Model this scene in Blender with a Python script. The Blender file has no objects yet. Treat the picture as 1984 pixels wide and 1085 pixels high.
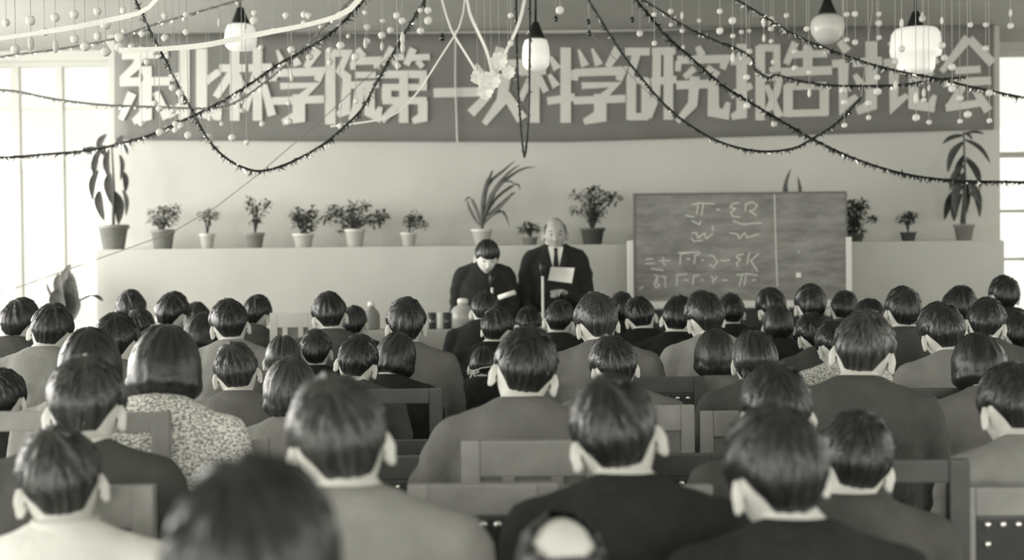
import bpy, bmesh, math, random
import numpy as np
from mathutils import Vector, Matrix, Euler, noise
random.seed(11)
sc = bpy.context.scene
C = sc.collection
PI = math.pi
R = math.radians

# ---------------------------------------------------------------- camera
F = 2500.0                                   # focal length in pixels of the 1984 px wide frame
CAMZ = 1.455
cd = bpy.data.cameras.new('camera'); cam = bpy.data.objects.new('camera', cd); C.objects.link(cam)
cd.sensor_width = 36.0; cd.lens = F / 1984 * 36.0
cam.matrix_world = Matrix.Translation((0, 0, CAMZ)) @ Matrix.Rotation(R(90) - math.atan(40.5 / F), 4, 'X') @ Matrix.Rotation(R(-0.6), 4, 'Z')
cd.dof.use_dof = True; cd.dof.focus_distance = 5.0; cd.dof.aperture_fstop = 2.3
cd.clip_start = 0.05
sc.camera = cam
CM = cam.matrix_world.copy()

def P(px, py, D):
    """World point seen at a photo pixel, at depth D along +Y."""
    d = CM.to_3x3() @ Vector(((px - 992) / F, -(py - 542.5) / F, -1))
    return CM.translation + d * (D / d.y)

# ---------------------------------------------------------------- world, light, exposure
w = bpy.data.worlds.new('overcast_sky'); sc.world = w; w.use_nodes = True
w.node_tree.nodes['Background'].inputs[0].default_value = (0.93, 0.91, 0.80, 1)
w.node_tree.nodes['Background'].inputs[1].default_value = 1.25
sc.view_settings.view_transform = 'Standard'; sc.view_settings.look = 'None'
sc.view_settings.exposure = 0.10; sc.view_settings.gamma = 1.0
sc.view_settings.use_curve_mapping = False

def area(name, loc, rot, sx, sy, power, col=(1, .98, .93)):
    l = bpy.data.lights.new(name, 'AREA'); l.shape = 'RECTANGLE'; l.size = sx; l.size_y = sy; l.energy = power; l.color = col
    o = bpy.data.objects.new(name, l); C.objects.link(o); o.location = loc; o.rotation_euler = rot
    return o
XL, XR, YB, YW, ZC = -5.6, 5.6, -3.6, 11.6, 3.36
WIN_Y = [(-2.6, -0.2), (0.8, 3.2), (4.2, 6.6), (7.6, 10.4)]
LEFT_W = [130, 150, 200, 370]; RIGHT_W = [70, 65, 50, 25]
for (a, b), pl, pr in zip(WIN_Y, LEFT_W, RIGHT_W):
    area('daylight_left', (XL - .35, (a + b) / 2, 1.95), (0, R(-90), 0), 2.1, b - a, pl)
    area('daylight_right', (XR + .35, (a + b) / 2, 1.95), (0, R(90), 0), 2.1, b - a, pr)
for x in (-3.2, 0, 3.2):
    area('daylight_rear', (x, YB - .35, 1.95), (R(90), 0, 0), 2.2, 2.1, 150)

# ---------------------------------------------------------------- materials
def G(v): return (v * .985, v * .99, v * .915, 1)
MATS = {}
def mat(name, v, rough=.8, spec=.3, metal=0, var=0, scale=8, bump=0, bscale=60, emit=0, sheen=0, col=None):
    if name in MATS: return MATS[name]
    m = bpy.data.materials.new(name); m.use_nodes = True; nt = m.node_tree; b = nt.nodes['Principled BSDF']
    c = col or G(v)
    b.inputs['Base Color'].default_value = c; b.inputs['Roughness'].default_value = rough
    b.inputs['Specular IOR Level'].default_value = spec; b.inputs['Metallic'].default_value = metal
    if sheen: b.inputs['Sheen Weight'].default_value = sheen
    if emit:
        b.inputs['Emission Color'].default_value = (1, .97, .88, 1); b.inputs['Emission Strength'].default_value = emit
    if var or bump:
        tc = nt.nodes.new('ShaderNodeTexCoord')
    if var:
        n = nt.nodes.new('ShaderNodeTexNoise'); n.inputs['Scale'].default_value = scale; n.inputs['Detail'].default_value = 5
        r = nt.nodes.new('ShaderNodeValToRGB'); r.color_ramp.elements[0].position = .3; r.color_ramp.elements[1].position = .7
        r.color_ramp.elements[0].color = tuple(x * (1 - var) for x in c[:3]) + (1,)
        r.color_ramp.elements[1].color = tuple(min(1, x * (1 + var)) for x in c[:3]) + (1,)
        nt.links.new(tc.outputs['Object'], n.inputs['Vector']); nt.links.new(n.outputs['Fac'], r.inputs['Fac'])
        nt.links.new(r.outputs['Color'], b.inputs['Base Color'])
    if bump:
        n2 = nt.nodes.new('ShaderNodeTexNoise'); n2.inputs['Scale'].default_value = bscale; n2.inputs['Detail'].default_value = 4
        bp = nt.nodes.new('ShaderNodeBump'); bp.inputs['Strength'].default_value = bump; bp.inputs['Distance'].default_value = .01
        nt.links.new(tc.outputs['Object'], n2.inputs['Vector']); nt.links.new(n2.outputs['Fac'], bp.inputs['Height'])
        nt.links.new(bp.outputs['Normal'], b.inputs['Normal'])
    MATS[name] = m
    return m

def hair_mat(name, dark, light):
    m = bpy.data.materials.new(name); m.use_nodes = True; nt = m.node_tree; b = nt.nodes['Principled BSDF']
    tc = nt.nodes.new('ShaderNodeTexCoord'); mp = nt.nodes.new('ShaderNodeMapping'); mp.inputs['Scale'].default_value = (38, 2.2, 1)
    n = nt.nodes.new('ShaderNodeTexNoise'); n.inputs['Scale'].default_value = 1.0; n.inputs['Detail'].default_value = 4
    n.inputs['Distortion'].default_value = 1.1
    r = nt.nodes.new('ShaderNodeValToRGB'); r.color_ramp.elements[0].position = .38; r.color_ramp.elements[1].position = .72
    r.color_ramp.elements[0].color = G(dark); r.color_ramp.elements[1].color = G(light)
    bp = nt.nodes.new('ShaderNodeBump'); bp.inputs['Strength'].default_value = .45; bp.inputs['Distance'].default_value = .004
    L = nt.links.new
    L(tc.outputs['UV'], mp.inputs['Vector']); L(mp.outputs['Vector'], n.inputs['Vector']); L(n.outputs['Fac'], r.inputs['Fac'])
    L(r.outputs['Color'], b.inputs['Base Color']); L(n.outputs['Fac'], bp.inputs['Height']); L(bp.outputs['Normal'], b.inputs['Normal'])
    n3 = nt.nodes.new('ShaderNodeTexNoise'); n3.inputs['Scale'].default_value = 22; n3.inputs['Detail'].default_value = 2; ad = nt.nodes.new('ShaderNodeMath'); ad.operation = 'ADD'
    L(tc.outputs['Object'], n3.inputs['Vector']); L(n.outputs['Fac'], ad.inputs[0]); L(n3.outputs['Fac'], ad.inputs[1]); L(ad.outputs[0], bp.inputs['Height'])
    b.inputs['Roughness'].default_value = .40; b.inputs['Specular IOR Level'].default_value = .62
    return m

M_wall = mat('plaster', .60, var=.05, scale=2.5, bump=.12, bscale=25)
M_panel = mat('painted_backdrop', .55, var=.05, scale=1.4, bump=.12, bscale=18)
M_ledge = mat('painted_ledge', .50, var=.05, scale=2, bump=.1, bscale=20)
M_ceil = mat('ceiling_paint', .42, var=.06, scale=1.5)
M_floor = mat('floor_boards', .10, rough=.5, var=.25, scale=3)
M_frame = mat('window_paint', .60, rough=.5)
M_banner = mat('banner_cloth', .19, rough=.9, var=.07, scale=3, bump=.2, bscale=90)
M_char = mat('paper_lettering', .62, rough=.8, var=.04, scale=6)
M_skin = mat('skin', .66, rough=.55, spec=.35, var=.05, scale=20); M_skin2 = mat('older_skin', .37, rough=.6, spec=.3, var=.12, scale=14)
M_lip = mat('lips', .42, rough=.5)
M_eye = mat('eye_white', .6, rough=.2, spec=.5)
M_iris = mat('iris', .02, rough=.1, spec=.6)
H = [hair_mat('black_hair', .007, .022), hair_mat('dark_hair', .009, .032), hair_mat('faded_hair', .016, .070), hair_mat('grey_hair', .14, .30)]
CL = {'black': mat('black_wool', .014, .85, .2, var=.2, scale=30, bump=.3, bscale=160),
      'dark': mat('charcoal_wool', .026, .9, .2, var=.15, scale=30, bump=.35, bscale=140),
      'mid': mat('grey_cotton', .082, .9, .2, var=.12, scale=12, bump=.35, bscale=60),
      'grey': mat('pale_grey_cotton', .16, .9, .2, var=.1, scale=12, bump=.35, bscale=60),
      'light': mat('faded_cotton', .27, .9, .2, var=.1, scale=12, bump=.35, bscale=60),
      'white': mat('white_cotton', .75, .85, .2, var=.04, scale=12, bump=.3, bscale=50)}
def knit():
    m = bpy.data.materials.new('flecked_knit'); m.use_nodes = True; nt = m.node_tree; b = nt.nodes['Principled BSDF']; L = nt.links.new
    tc = nt.nodes.new('ShaderNodeTexCoord'); mp = nt.nodes.new('ShaderNodeMapping'); mp.inputs['Scale'].default_value = (55, 55, 95)
    n = nt.nodes.new('ShaderNodeTexNoise'); n.inputs['Scale'].default_value = 2.4; n.inputs['Detail'].default_value = 2
    r = nt.nodes.new('ShaderNodeValToRGB'); r.color_ramp.elements[0].position = .42; r.color_ramp.elements[1].position = .56
    r.color_ramp.elements[0].color = G(.22); r.color_ramp.elements[1].color = G(.85)
    L(tc.outputs['Object'], mp.inputs['Vector']); L(mp.outputs['Vector'], n.inputs['Vector']); L(n.outputs['Fac'], r.inputs['Fac']); L(r.outputs['Color'], b.inputs['Base Color'])
    b.inputs['Roughness'].default_value = .95
    return m
CL['knit'] = knit()
M_trous = mat('trouser_cloth', .05, .9)
M_shoe = mat('shoe_leather', .02, .4)
M_white = mat('white_collar_cloth', .75, .8)
M_paper = mat('paper', .80, .8)
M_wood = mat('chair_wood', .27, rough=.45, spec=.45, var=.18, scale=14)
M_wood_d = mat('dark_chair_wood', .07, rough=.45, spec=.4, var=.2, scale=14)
M_panelw = mat('chair_panel_wood', .23, rough=.5, var=.18, scale=14)
M_leather = mat('seat_leather', .03, rough=.45, spec=.45, var=.2, scale=20)
M_nail = mat('bright_nail', .8, rough=.22, metal=.9)
M_board = None
M_chalk = mat('chalk', .60, .95)
M_post = mat('pale_post_paint', .72, rough=.5)
M_darkw = mat('dark_stand_wood', .04, rough=.5)
M_pot_d = mat('dark_clay', .10, rough=.7, var=.2, scale=10)
M_pot_m = mat('grey_clay', .25, rough=.7, var=.15, scale=10)
M_pot_l = mat('glazed_white_pot', .62, rough=.4, var=.05)
M_soil = mat('soil', .03, .95)
M_leaf = mat('leaf', .045, rough=.5, var=.3, scale=12)
M_leafb = mat('dull_leaf', .09, rough=.55, var=.3, scale=12)
M_leafp = mat('pale_leaf', .19, rough=.6, var=.3, scale=12)
M_stem = mat('stem', .08, .8)
M_tinsel = mat('tinsel_dark', .03, rough=.35, metal=.3)
M_tinsel2 = mat('tinsel_bright', .75, rough=.25, metal=.8)
M_tinselp = mat('tinsel_faded', .2, rough=.5)
M_cotton = mat('cotton_wool', .88, .95, bump=.5, bscale=120)
M_thread = mat('thread', .40, .9)
M_glassdk = mat('dark_glass_drop', .02, rough=.1, spec=.8)
M_opal = mat('opal_glass', .66, rough=.3, spec=.5)
M_opall = mat('lit_opal_glass', .78, rough=.3, spec=.5, emit=.35)
M_cap = mat('black_metal', .015, rough=.4)
M_cloth = mat('table_cloth', .40, .9)
M_chrome = mat('bright_metal', .8, rough=.25, metal=.6)
M_brown = mat('dim_glass', .05, rough=.2, spec=.6)
def glass():
    m = bpy.data.materials.new('window_glass'); m.use_nodes = True; nt = m.node_tree; nt.nodes.clear(); L = nt.links.new
    o = nt.nodes.new('ShaderNodeOutputMaterial'); mx = nt.nodes.new('ShaderNodeMixShader'); t = nt.nodes.new('ShaderNodeBsdfTransparent'); g = nt.nodes.new('ShaderNodeBsdfGlossy')
    g.inputs['Roughness'].default_value = .05; mx.inputs[0].default_value = .06
    L(t.outputs[0], mx.inputs[1]); L(g.outputs[0], mx.inputs[2]); L(mx.outputs[0], o.inputs[0])
    return m
M_glass = glass()

# ---------------------------------------------------------------- helpers
def tag(o, label=None, cat=None, group=None, kind=None):
    if label: o['label'] = label
    if cat: o['category'] = cat
    if group: o['group'] = group
    if kind: o['kind'] = kind
    return o
def link(name, me, m=None, parent=None, mw=None):
    o = bpy.data.objects.new(name, me); C.objects.link(o)
    if m is not None and me is not None:
        if len(me.materials) == 0: me.materials.append(m)
        elif me.materials[0] is not m:
            o.material_slots[0].link = 'OBJECT'; o.material_slots[0].material = m
    if parent is not None: o.parent = parent
    if mw is not None: o.matrix_local = mw
    return o
def mesh(name, V, Fc, smooth=False):
    me = bpy.data.meshes.new(name); me.from_pydata([tuple(v) for v in V], [], Fc); me.update()
    if smooth: me.polygons.foreach_set('use_smooth', [True] * len(me.polygons))
    return me
class MB:
    def __init__(s): s.V = []; s.F = []; s.m = []
    def add(s, V, Fc, mi=0):
        k = len(s.V); s.V += [Vector(v) for v in V]; s.F += [tuple(i + k for i in f) for f in Fc]; s.m += [mi] * len(Fc)
        return s
    def box(s, c, d, rot=None, mi=0):
        V = [Vector((x * d[0] / 2, y * d[1] / 2, z * d[2] / 2)) for x in (-1, 1) for y in (-1, 1) for z in (-1, 1)]
        if rot is not None: V = [rot @ v for v in V]
        V = [v + Vector(c) for v in V]
        return s.add(V, [(0, 1, 3, 2), (4, 6, 7, 5), (0, 4, 5, 1), (2, 3, 7, 6), (0, 2, 6, 4), (1, 5, 7, 3)], mi)
    def tube(s, pts, rad, seg=10, caps=True, mi=0):
        pts = [Vector(p) for p in pts]; rad = [(r, r) if not isinstance(r, tuple) else r for r in rad]
        if caps:
            t0 = (pts[0] - pts[1]).normalized(); t1 = (pts[-1] - pts[-2]).normalized(); P2 = []; R2 = []
            for k in (90, 65, 35):
                q = min(rad[0]); P2.append(pts[0] + t0 * q * math.sin(R(k))); R2.append((max(1e-4, rad[0][0] * math.cos(R(k))), max(1e-4, rad[0][1] * math.cos(R(k)))))
            P2 += pts; R2 += rad
            for k in (35, 65, 90):
                q = min(rad[-1]); P2.append(pts[-1] + t1 * q * math.sin(R(k))); R2.append((max(1e-4, rad[-1][0] * math.cos(R(k))), max(1e-4, rad[-1][1] * math.cos(R(k)))))
            pts, rad = P2, R2
        n = len(pts); V = []; Fc = []
        prev = None
        for i in range(n):
            t = (pts[min(i + 1, n - 1)] - pts[max(i - 1, 0)]).normalized()
            ref = prev if prev is not None else (Vector((1, 0, 0)) if abs(t.x) < .85 else Vector((0, 1, 0)))
            a = (ref - t * ref.dot(t)).normalized(); b = t.cross(a); prev = a
            for j in range(seg):
                th = 2 * PI * j / seg
                V.append(pts[i] + a * rad[i][0] * math.cos(th) + b * rad[i][1] * math.sin(th))
        for i in range(n - 1):
            for j in range(seg):
                Fc.append((i * seg + j, i * seg + (j + 1) % seg, (i + 1) * seg + (j + 1) % seg, (i + 1) * seg + j))
        Fc.append(tuple(range(seg))[::-1]); Fc.append(tuple((n - 1) * seg + j for j in range(seg)))
        return s.add(V, Fc, mi)
    def lathe(s, prof, c=(0, 0, 0), seg=20, mi=0):
        V = []; Fc = []; c = Vector(c); n = len(prof)
        for r, z in prof:
            for j in range(seg):
                V.append(c + Vector((max(r, 1e-4) * math.cos(2 * PI * j / seg), max(r, 1e-4) * math.sin(2 * PI * j / seg), z)))
        for i in range(n - 1):
            for j in range(seg):
                Fc.append((i * seg + j, i * seg + (j + 1) % seg, (i + 1) * seg + (j + 1) % seg, (i + 1) * seg + j))
        Fc.append(tuple(range(seg))[::-1]); Fc.append(tuple((n - 1) * seg + j for j in range(seg)))
        return s.add(V, Fc, mi)
    def me(s, name, smooth=False, mats=None):
        m = mesh(name, s.V, s.F, smooth)
        if mats:
            for x in mats: m.materials.append(x)
            m.polygons.foreach_set('material_index', s.m)
        return m
    def build(s, name, m, parent=None, smooth=False):
        if isinstance(m, (list, tuple)): return link(name, s.me(name, smooth, m), None, parent)
        return link(name, s.me(name, smooth), m, parent)
def bevel(me, w, seg=2):
    bm = bmesh.new(); bm.from_mesh(me); bmesh.ops.remove_doubles(bm, verts=bm.verts, dist=1e-6)
    bmesh.ops.bevel(bm, geom=list(bm.edges), offset=w, segments=seg, affect='EDGES', profile=.7); bm.to_mesh(me); bm.free(); return me
def remesh(mb, vox, smooth=6):
    me = mb.me('tmp'); o = bpy.data.objects.new('tmp', me); C.objects.link(o)
    r = o.modifiers.new('r', 'REMESH'); r.mode = 'VOXEL'; r.voxel_size = vox
    if smooth:
        s = o.modifiers.new('s', 'SMOOTH'); s.iterations = smooth; s.factor = .5
    dg = bpy.context.evaluated_depsgraph_get(); out = bpy.data.meshes.new_from_object(o.evaluated_get(dg))
    V = [v.co.copy() for v in out.vertices]; Fc = [tuple(p.vertices) for p in out.polygons]
    bpy.data.objects.remove(o); bpy.data.meshes.remove(me); bpy.data.meshes.remove(out)
    return V, Fc
def empty(name, loc, rz=0, **k):
    o = bpy.data.objects.new(name, None); C.objects.link(o); o.location = loc; o.rotation_euler = (0, 0, rz); o.empty_display_size = .1
    return tag(o, **k)
def slab(name, lo, hi, m, parent=None, kind=None):
    mb = MB(); mb.box([(a + b) / 2 for a, b in zip(lo, hi)], [abs(b - a) for a, b in zip(lo, hi)])
    o = mb.build(name, m, parent)
    if kind: o['kind'] = kind
    return o

# ---------------------------------------------------------------- room
slab('floor', (XL - .3, YB - .3, -.1), (XR + .3, YW + .3, 0), M_floor, kind='structure')
slab('ceiling', (XL - .3, YB - .3, ZC), (XR + .3, YW + .3, ZC + .15), M_ceil, kind='structure')
WZ0, WZ1 = .9, 3.0
def side_wall(name, x0, x1, wins, first):
    mb = MB()
    ys = [YB - .3] + [v for ab in WIN_Y for v in ab] + [YW + .3]
    for i in range(0, len(ys), 2): mb.box(((x0 + x1) / 2, (ys[i] + ys[i + 1]) / 2, ZC / 2), (abs(x1 - x0), ys[i + 1] - ys[i], ZC))
    for a, b in WIN_Y:
        mb.box(((x0 + x1) / 2, (a + b) / 2, WZ0 / 2), (abs(x1 - x0), b - a, WZ0)); mb.box(((x0 + x1) / 2, (a + b) / 2, (WZ1 + ZC) / 2), (abs(x1 - x0), b - a, ZC - WZ1))
    o = mb.build(name, M_wall); o['kind'] = 'structure'
    for k, (a, b) in enumerate(WIN_Y):
        f = MB(); xm = (x0 + x1) / 2
        for y in (a + .03, (a + b) / 2, b - .03): f.box((xm, y, (WZ0 + WZ1) / 2), (.06, .06, WZ1 - WZ0))
        for z in (WZ0 + .03, 2.1, WZ1 - .03): f.box((xm, (a + b) / 2, z), (.05, b - a, .05))
        fo = f.build('window_%d' % (first + k), M_frame); fo['kind'] = 'structure'
        slab('pane', (xm - .004, a + .04, WZ0 + .04), (xm + .004, b - .04, WZ1 - .04), M_glass, fo)
side_wall('wall_left', XL - .2, XL, WIN_Y, 3); side_wall('wall_right', XR, XR + .2, WIN_Y, 7)
# rear wall behind the camera with three windows
mb = MB(); xs = [XL, -4.3, -2.1, -1.1, 1.1, 2.1, 4.3, XR]
for i in range(0, 8, 2): mb.box(((xs[i] + xs[i + 1]) / 2, YB - .1, ZC / 2), (xs[i + 1] - xs[i], .2, ZC))
for i in (1, 3, 5):
    mb.box(((xs[i] + xs[i + 1]) / 2, YB - .1, .45), (xs[i + 1] - xs[i], .2, .9)); mb.box(((xs[i] + xs[i + 1]) / 2, YB - .1, (3 + ZC) / 2), (xs[i + 1] - xs[i], .2, ZC - 3))
mb.build('wall_rear', M_wall)['kind'] = 'structure'
for k, i in enumerate((1, 3, 5)):
    f = MB(); a, b = xs[i], xs[i + 1]
    for x in (a + .03, (a + b) / 2, b - .03): f.box((x, YB - .1, 1.95), (.06, .06, 2.1))
    for z in (.93, 2.1, 2.97): f.box(((a + b) / 2, YB - .1, z), (b - a, .05, .05))
    fo = f.build('window_%d' % (11 + k), M_frame); fo['kind'] = 'structure'
    slab('pane', (a + .04, YB - .104, .94), (b - .04, YB - .096, 2.96), M_glass, fo)
# front wall (behind the backdrop) with a big window at either end
ZH = 3.29
wl0, wl1 = P(-170, 500, YW).x, P(232, 500, YW).x
wr0, wr1 = P(1925, 500, YW).x, P(2160, 500, YW).x
mb = MB()
for a, b in ((XL, wl0), (wl1, wr0), (wr1, XR)): mb.box(((a + b) / 2, YW + .1, ZC / 2), (b - a, .2, ZC))
for a, b in ((wl0, wl1), (wr0, wr1)):
    mb.box(((a + b) / 2, YW + .1, .35), (b - a, .2, .7)); mb.box(((a + b) / 2, YW + .1, (ZH + ZC) / 2), (b - a, .2, ZC - ZH))
mb.build('wall_front', M_wall)['kind'] = 'structure'
def front_window(n, a, b, vs, hs):
    f = MB(); z0, z1 = .7, ZH; ym = YW + .08
    for x in (a + .03, b - .03): f.box((x, ym, (z0 + z1) / 2), (.06, .07, z1 - z0))
    for z in (z0 + .03, z1 - .03): f.box(((a + b) / 2, ym, z), (b - a, .07, .06))
    fo = f.build('window_%d' % n, M_frame); fo['kind'] = 'structure'
    for px, wd in vs:
        x = P(px, 400, ym).x; q = MB(); q.box((x, ym - .01, (z0 + z1) / 2), (wd, .06, z1 - z0 - .12)); q.build('mullion', M_frame, fo)
    for py, px, hgt in hs:
        z = P(px, py, ym).z; q = MB(); q.box(((a + b) / 2, ym, z), (b - a - .12, .045, hgt)); q.build('glazing_bar', M_frame, fo)
    xs = [a + .06] + sorted(P(px, 400, ym).x for px, _ in vs) + [b - .06]
    zs = [z0 + .06] + sorted(P(px, py, ym).z for py, px, _ in hs) + [z1 - .06]
    for i in range(len(xs) - 1):
        for j in range(len(zs) - 1):
            slab('pane', (xs[i] + .01, ym + .01, zs[j] + .01), (xs[i + 1] - .01, ym + .018, zs[j + 1] - .01), M_glass, fo)
front_window(1, wl0, wl1, [(36, .07), (122, .05)], [(210, 60, .03), (322, 60, .075), (517, 60, .03)])
front_window(2, wr0, wr1, [(2060, .05)], [(300, 1960, .05), (409, 1960, .025), (502, 1960, .025)])
# pale backdrop partition and the long ledge in front of it
YP, YL = 10.8, 10.2
bx0, bx1 = P(214, 400, YP).x, P(1938, 400, YP).x
slab('trim_1', (bx0, YP, 0), (bx1, YP + .12, ZC), M_panel, kind='structure')
lx0, lx1 = P(184, 480, YL).x, P(1947, 470, YL).x
LZ = P(1000, 475, YL).z
me_l = MB().box(((lx0 + lx1) / 2, (YL + YP) / 2, LZ / 2), (lx1 - lx0, YP - YL - .01, LZ)).me('ledge'); bevel(me_l, .015)
tag(link('plant_ledge', me_l, M_ledge), 'long pale chest-high ledge carrying the row of potted plants', 'ledge')
slab('trim_2', (XL, YW - .04, ZC - .09), (bx0 - .02, YW, ZC), M_wall, kind='structure')

# ---------------------------------------------------------------- banner with seventeen characters
YBN = YP - .035
top = [(222, 62), (600, 66), (1100, 65), (1500, 54), (1925, 42)]
bot = [(222, 271), (600, 274), (1100, 275), (1500, 263), (1925, 251)]
def lerpy(L, x): return float(np.interp(x, [a for a, b in L], [b for a, b in L]))
mb = MB(); V = []; NX, NZ = 60, 8
for side, dy in ((0, -.006), (1, .006)):
    for i in range(NX + 1):
        px = 222 + (1925 - 222) * i / NX
        for j in range(NZ + 1):
            py = lerpy(top, px) + (lerpy(bot, px) - lerpy(top, px)) * j / NZ
            p = P(px, py, YBN); p.y += dy + .004 * math.sin(i * .7); V.append(p)
K = (NX + 1) * (NZ + 1); Fc = []
for i in range(NX):
    for j in range(NZ):
        a = i * (NZ + 1) + j; b = a + NZ + 1
        Fc.append((a, a + 1, b + 1, b)); Fc.append((K + a, K + b, K + b + 1, K + a + 1))
for j in range(NZ):
    Fc.append((j, K + j, K + j + 1, j + 1)); a = NX * (NZ + 1) + j; Fc.append((a, a + 1, K + a + 1, K + a))
for i in range(NX):
    a = i * (NZ + 1); b = a + NZ + 1; Fc.append((a, b, K + b, K + a)); Fc.append((a + NZ, K + a + NZ, K + b + NZ, b + NZ))
banner = link('banner', mesh('banner', V, Fc, True), M_banner)
tag(banner, 'long dark cloth banner with seventeen pale characters above the speakers', 'banner')
CH = {
 'dong': [(228, 92), [[(8, 16, 16), (98, 13, 16)], [(50, 0, 18), (36, 36, 18), (8, 62, 14)], [(4, 67, 18), (101, 65, 18)], [(54, 36, 26), (54, 132, 26), (30, 144, 12)], [(28, 88, 20), (6, 140, 12)], [(74, 86, 14), (96, 138, 20)]]],
 'bei': [(325, 92), [[(32, 2, 22), (32, 140, 22)], [(2, 58, 16), (30, 56, 16)], [(0, 132, 16), (32, 110, 18)], [(66, 2, 24), (66, 126, 24), (96, 132, 18), (102, 108, 12)], [(74, 66, 16), (100, 46, 14)]]],
 'lin': [(415, 92), [[(40, 0, 20), (40, 142, 20)], [(10, 40, 16), (62, 40, 16)], [(36, 46, 18), (3, 96, 14)], [(46, 52, 10), (60, 88, 14)], [(84, 0, 20), (84, 142, 20)], [(66, 40, 16), (112, 38, 16)], [(80, 50, 14), (60, 122, 14)], [(90, 50, 12), (112, 132, 18)]]],
 'xue': [(525, 95), [[(12, 2, 5), (25, 34, 18)], [(38, 0, 5), (52, 32, 18)], [(90, 0, 22), (68, 36, 13)], [(6, 42, 20), (4, 62, 14)], [(4, 47, 16), (97, 43, 18), (90, 62, 14)], [(18, 72, 14), (84, 70, 16), (58, 94, 16)], [(2, 101, 16), (103, 97, 16)], [(54, 88, 26), (54, 132, 26), (22, 142, 12)]]],
 'yuan': [(628, 95), [[(12, 0, 20), (12, 146, 22)], [(12, 8, 16), (46, 8, 14), (30, 42, 14), (44, 54, 18), (41, 120, 20), (26, 128, 12)], [(64, 0, 14), (76, 16, 16)], [(52, 24, 16), (104, 22, 16), (102, 38, 12)], [(56, 26, 14), (56, 40, 10)], [(60, 50, 13), (100, 50, 13)], [(52, 70, 15), (106, 68, 15)], [(70, 76, 20), (64, 112, 20), (52, 138, 12)], [(88, 76, 20), (88, 122, 22), (104, 132, 16), (109, 112, 10)]]],
 'di': [(735, 92), [[(26, 0, 16), (6, 34, 14)], [(18, 20, 13), (48, 18, 13)], [(28, 26, 12), (38, 40, 12)], [(66, 2, 16), (52, 34, 14)], [(62, 20, 13), (98, 18, 13)], [(74, 26, 12), (84, 38, 12)], [(4, 52, 16), (92, 52, 16)], [(85, 52, 16), (85, 78, 16)], [(6, 77, 14), (92, 77, 14)], [(14, 77, 20), (14, 102, 20)], [(6, 103, 15), (92, 103, 15)], [(84, 103, 20), (84, 136, 20), (64, 143, 12)], [(47, 50, 18), (47, 146, 20)], [(44, 104, 16), (4, 142, 14)]]],
 'yi': [(838, 92), [[(2, 88, 19), (98, 86, 19)]]],
 'ci': [(912, 92), [[(8, 34, 14), (30, 66, 20)], [(0, 128, 20), (36, 90, 16)], [(58, 0, 20), (44, 52, 16)], [(50, 32, 16), (104, 30, 16), (96, 54, 12)], [(68, 52, 22), (60, 104, 22), (26, 148, 12)], [(68, 90, 18), (100, 140, 24)]]],
 'ke': [(1008, 90), [[(42, 6, 14), (6, 20, 15)], [(0, 49, 16), (50, 47, 16)], [(28, 14, 20), (28, 148, 20)], [(22, 56, 14), (0, 104, 13)], [(35, 58, 14), (50, 88, 14)], [(58, 20, 8), (72, 44, 18)], [(56, 54, 8), (70, 78, 18)], [(52, 106, 16), (106, 98, 16)], [(88, 2, 22), (88, 148, 22)]]],
 'yan': [(1211, 92), [[(0, 8, 16), (48, 8, 16)], [(22, 12, 18), (8, 66, 14)], [(12, 60, 20), (12, 140, 20)], [(8, 64, 14), (44, 64, 14)], [(40, 60, 18), (40, 136, 18)], [(6, 134, 15), (46, 134, 15)], [(52, 8, 16), (98, 6, 16)], [(50, 66, 16), (100, 62, 16)], [(62, 8, 18), (60, 92, 18), (46, 136, 13)], [(84, 8, 20), (84, 140, 20)]]],
 'jiu': [(1308, 90), [[(44, 0, 12), (52, 18, 18)], [(4, 26, 17), (99, 24, 17), (92, 44, 13)], [(7, 28, 14), (5, 48, 12)], [(38, 42, 14), (18, 60, 12)], [(62, 40, 12), (84, 56, 14)], [(2, 75, 18), (80, 72, 18)], [(74, 72, 22), (74, 126, 24), (98, 132, 18), (103, 108, 10)], [(38, 58, 22), (34, 112, 20), (4, 146, 12)]]],
 'bao': [(1413, 85), [[(24, 0, 22), (24, 136, 22), (4, 142, 12)], [(2, 34, 16), (46, 32, 16)], [(2, 100, 16), (44, 80, 14)], [(60, 4, 20), (60, 148, 20)], [(56, 8, 15), (99, 8, 15)], [(92, 8, 15), (92, 48, 16), (78, 52, 11)], [(68, 66, 14), (98, 64, 14), (92, 92, 16), (70, 140, 13)], [(72, 80, 11), (98, 142, 17)]]],
 'gao': [(1513, 82), [[(28, 0, 16), (10, 42, 14)], [(22, 24, 15), (90, 22, 15)], [(52, 0, 20), (52, 60, 20)], [(0, 58, 18), (99, 54, 18)], [(14, 82, 20), (14, 144, 20)], [(10, 86, 15), (88, 84, 15)], [(84, 82, 20), (84, 142, 20)], [(10, 138, 15), (90, 136, 15)]]],
 'tao': [(1612, 80), [[(14, 0, 14), (30, 20, 20)], [(0, 44, 16), (26, 42, 16)], [(22, 42, 22), (22, 128, 22), (48, 106, 11)], [(40, 42, 18), (97, 38, 18)], [(76, 0, 24), (76, 124, 24), (48, 136, 14)], [(44, 64, 10), (60, 90, 20)]]],
 'lun': [(1712, 76), [[(12, 4, 14), (28, 22, 18)], [(0, 46, 16), (24, 44, 16)], [(20, 46, 22), (20, 130, 22), (46, 108, 11)], [(72, 0, 18), (42, 50, 13)], [(72, 2, 18), (103, 48, 16)], [(58, 60, 20), (58, 126, 22), (92, 132, 18), (99, 108, 10)], [(94, 62, 14), (62, 88, 13)]]],
 'hui': [(1822, 73), [[(54, 0, 20), (2, 66, 12)], [(56, 2, 18), (101, 50, 19)], [(28, 64, 15), (78, 61, 15)], [(4, 88, 17), (98, 83, 17)], [(46, 90, 16), (18, 134, 17)], [(10, 136, 16), (80, 126, 15)], [(66, 100, 14), (93, 142, 20)]]],
}
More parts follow.
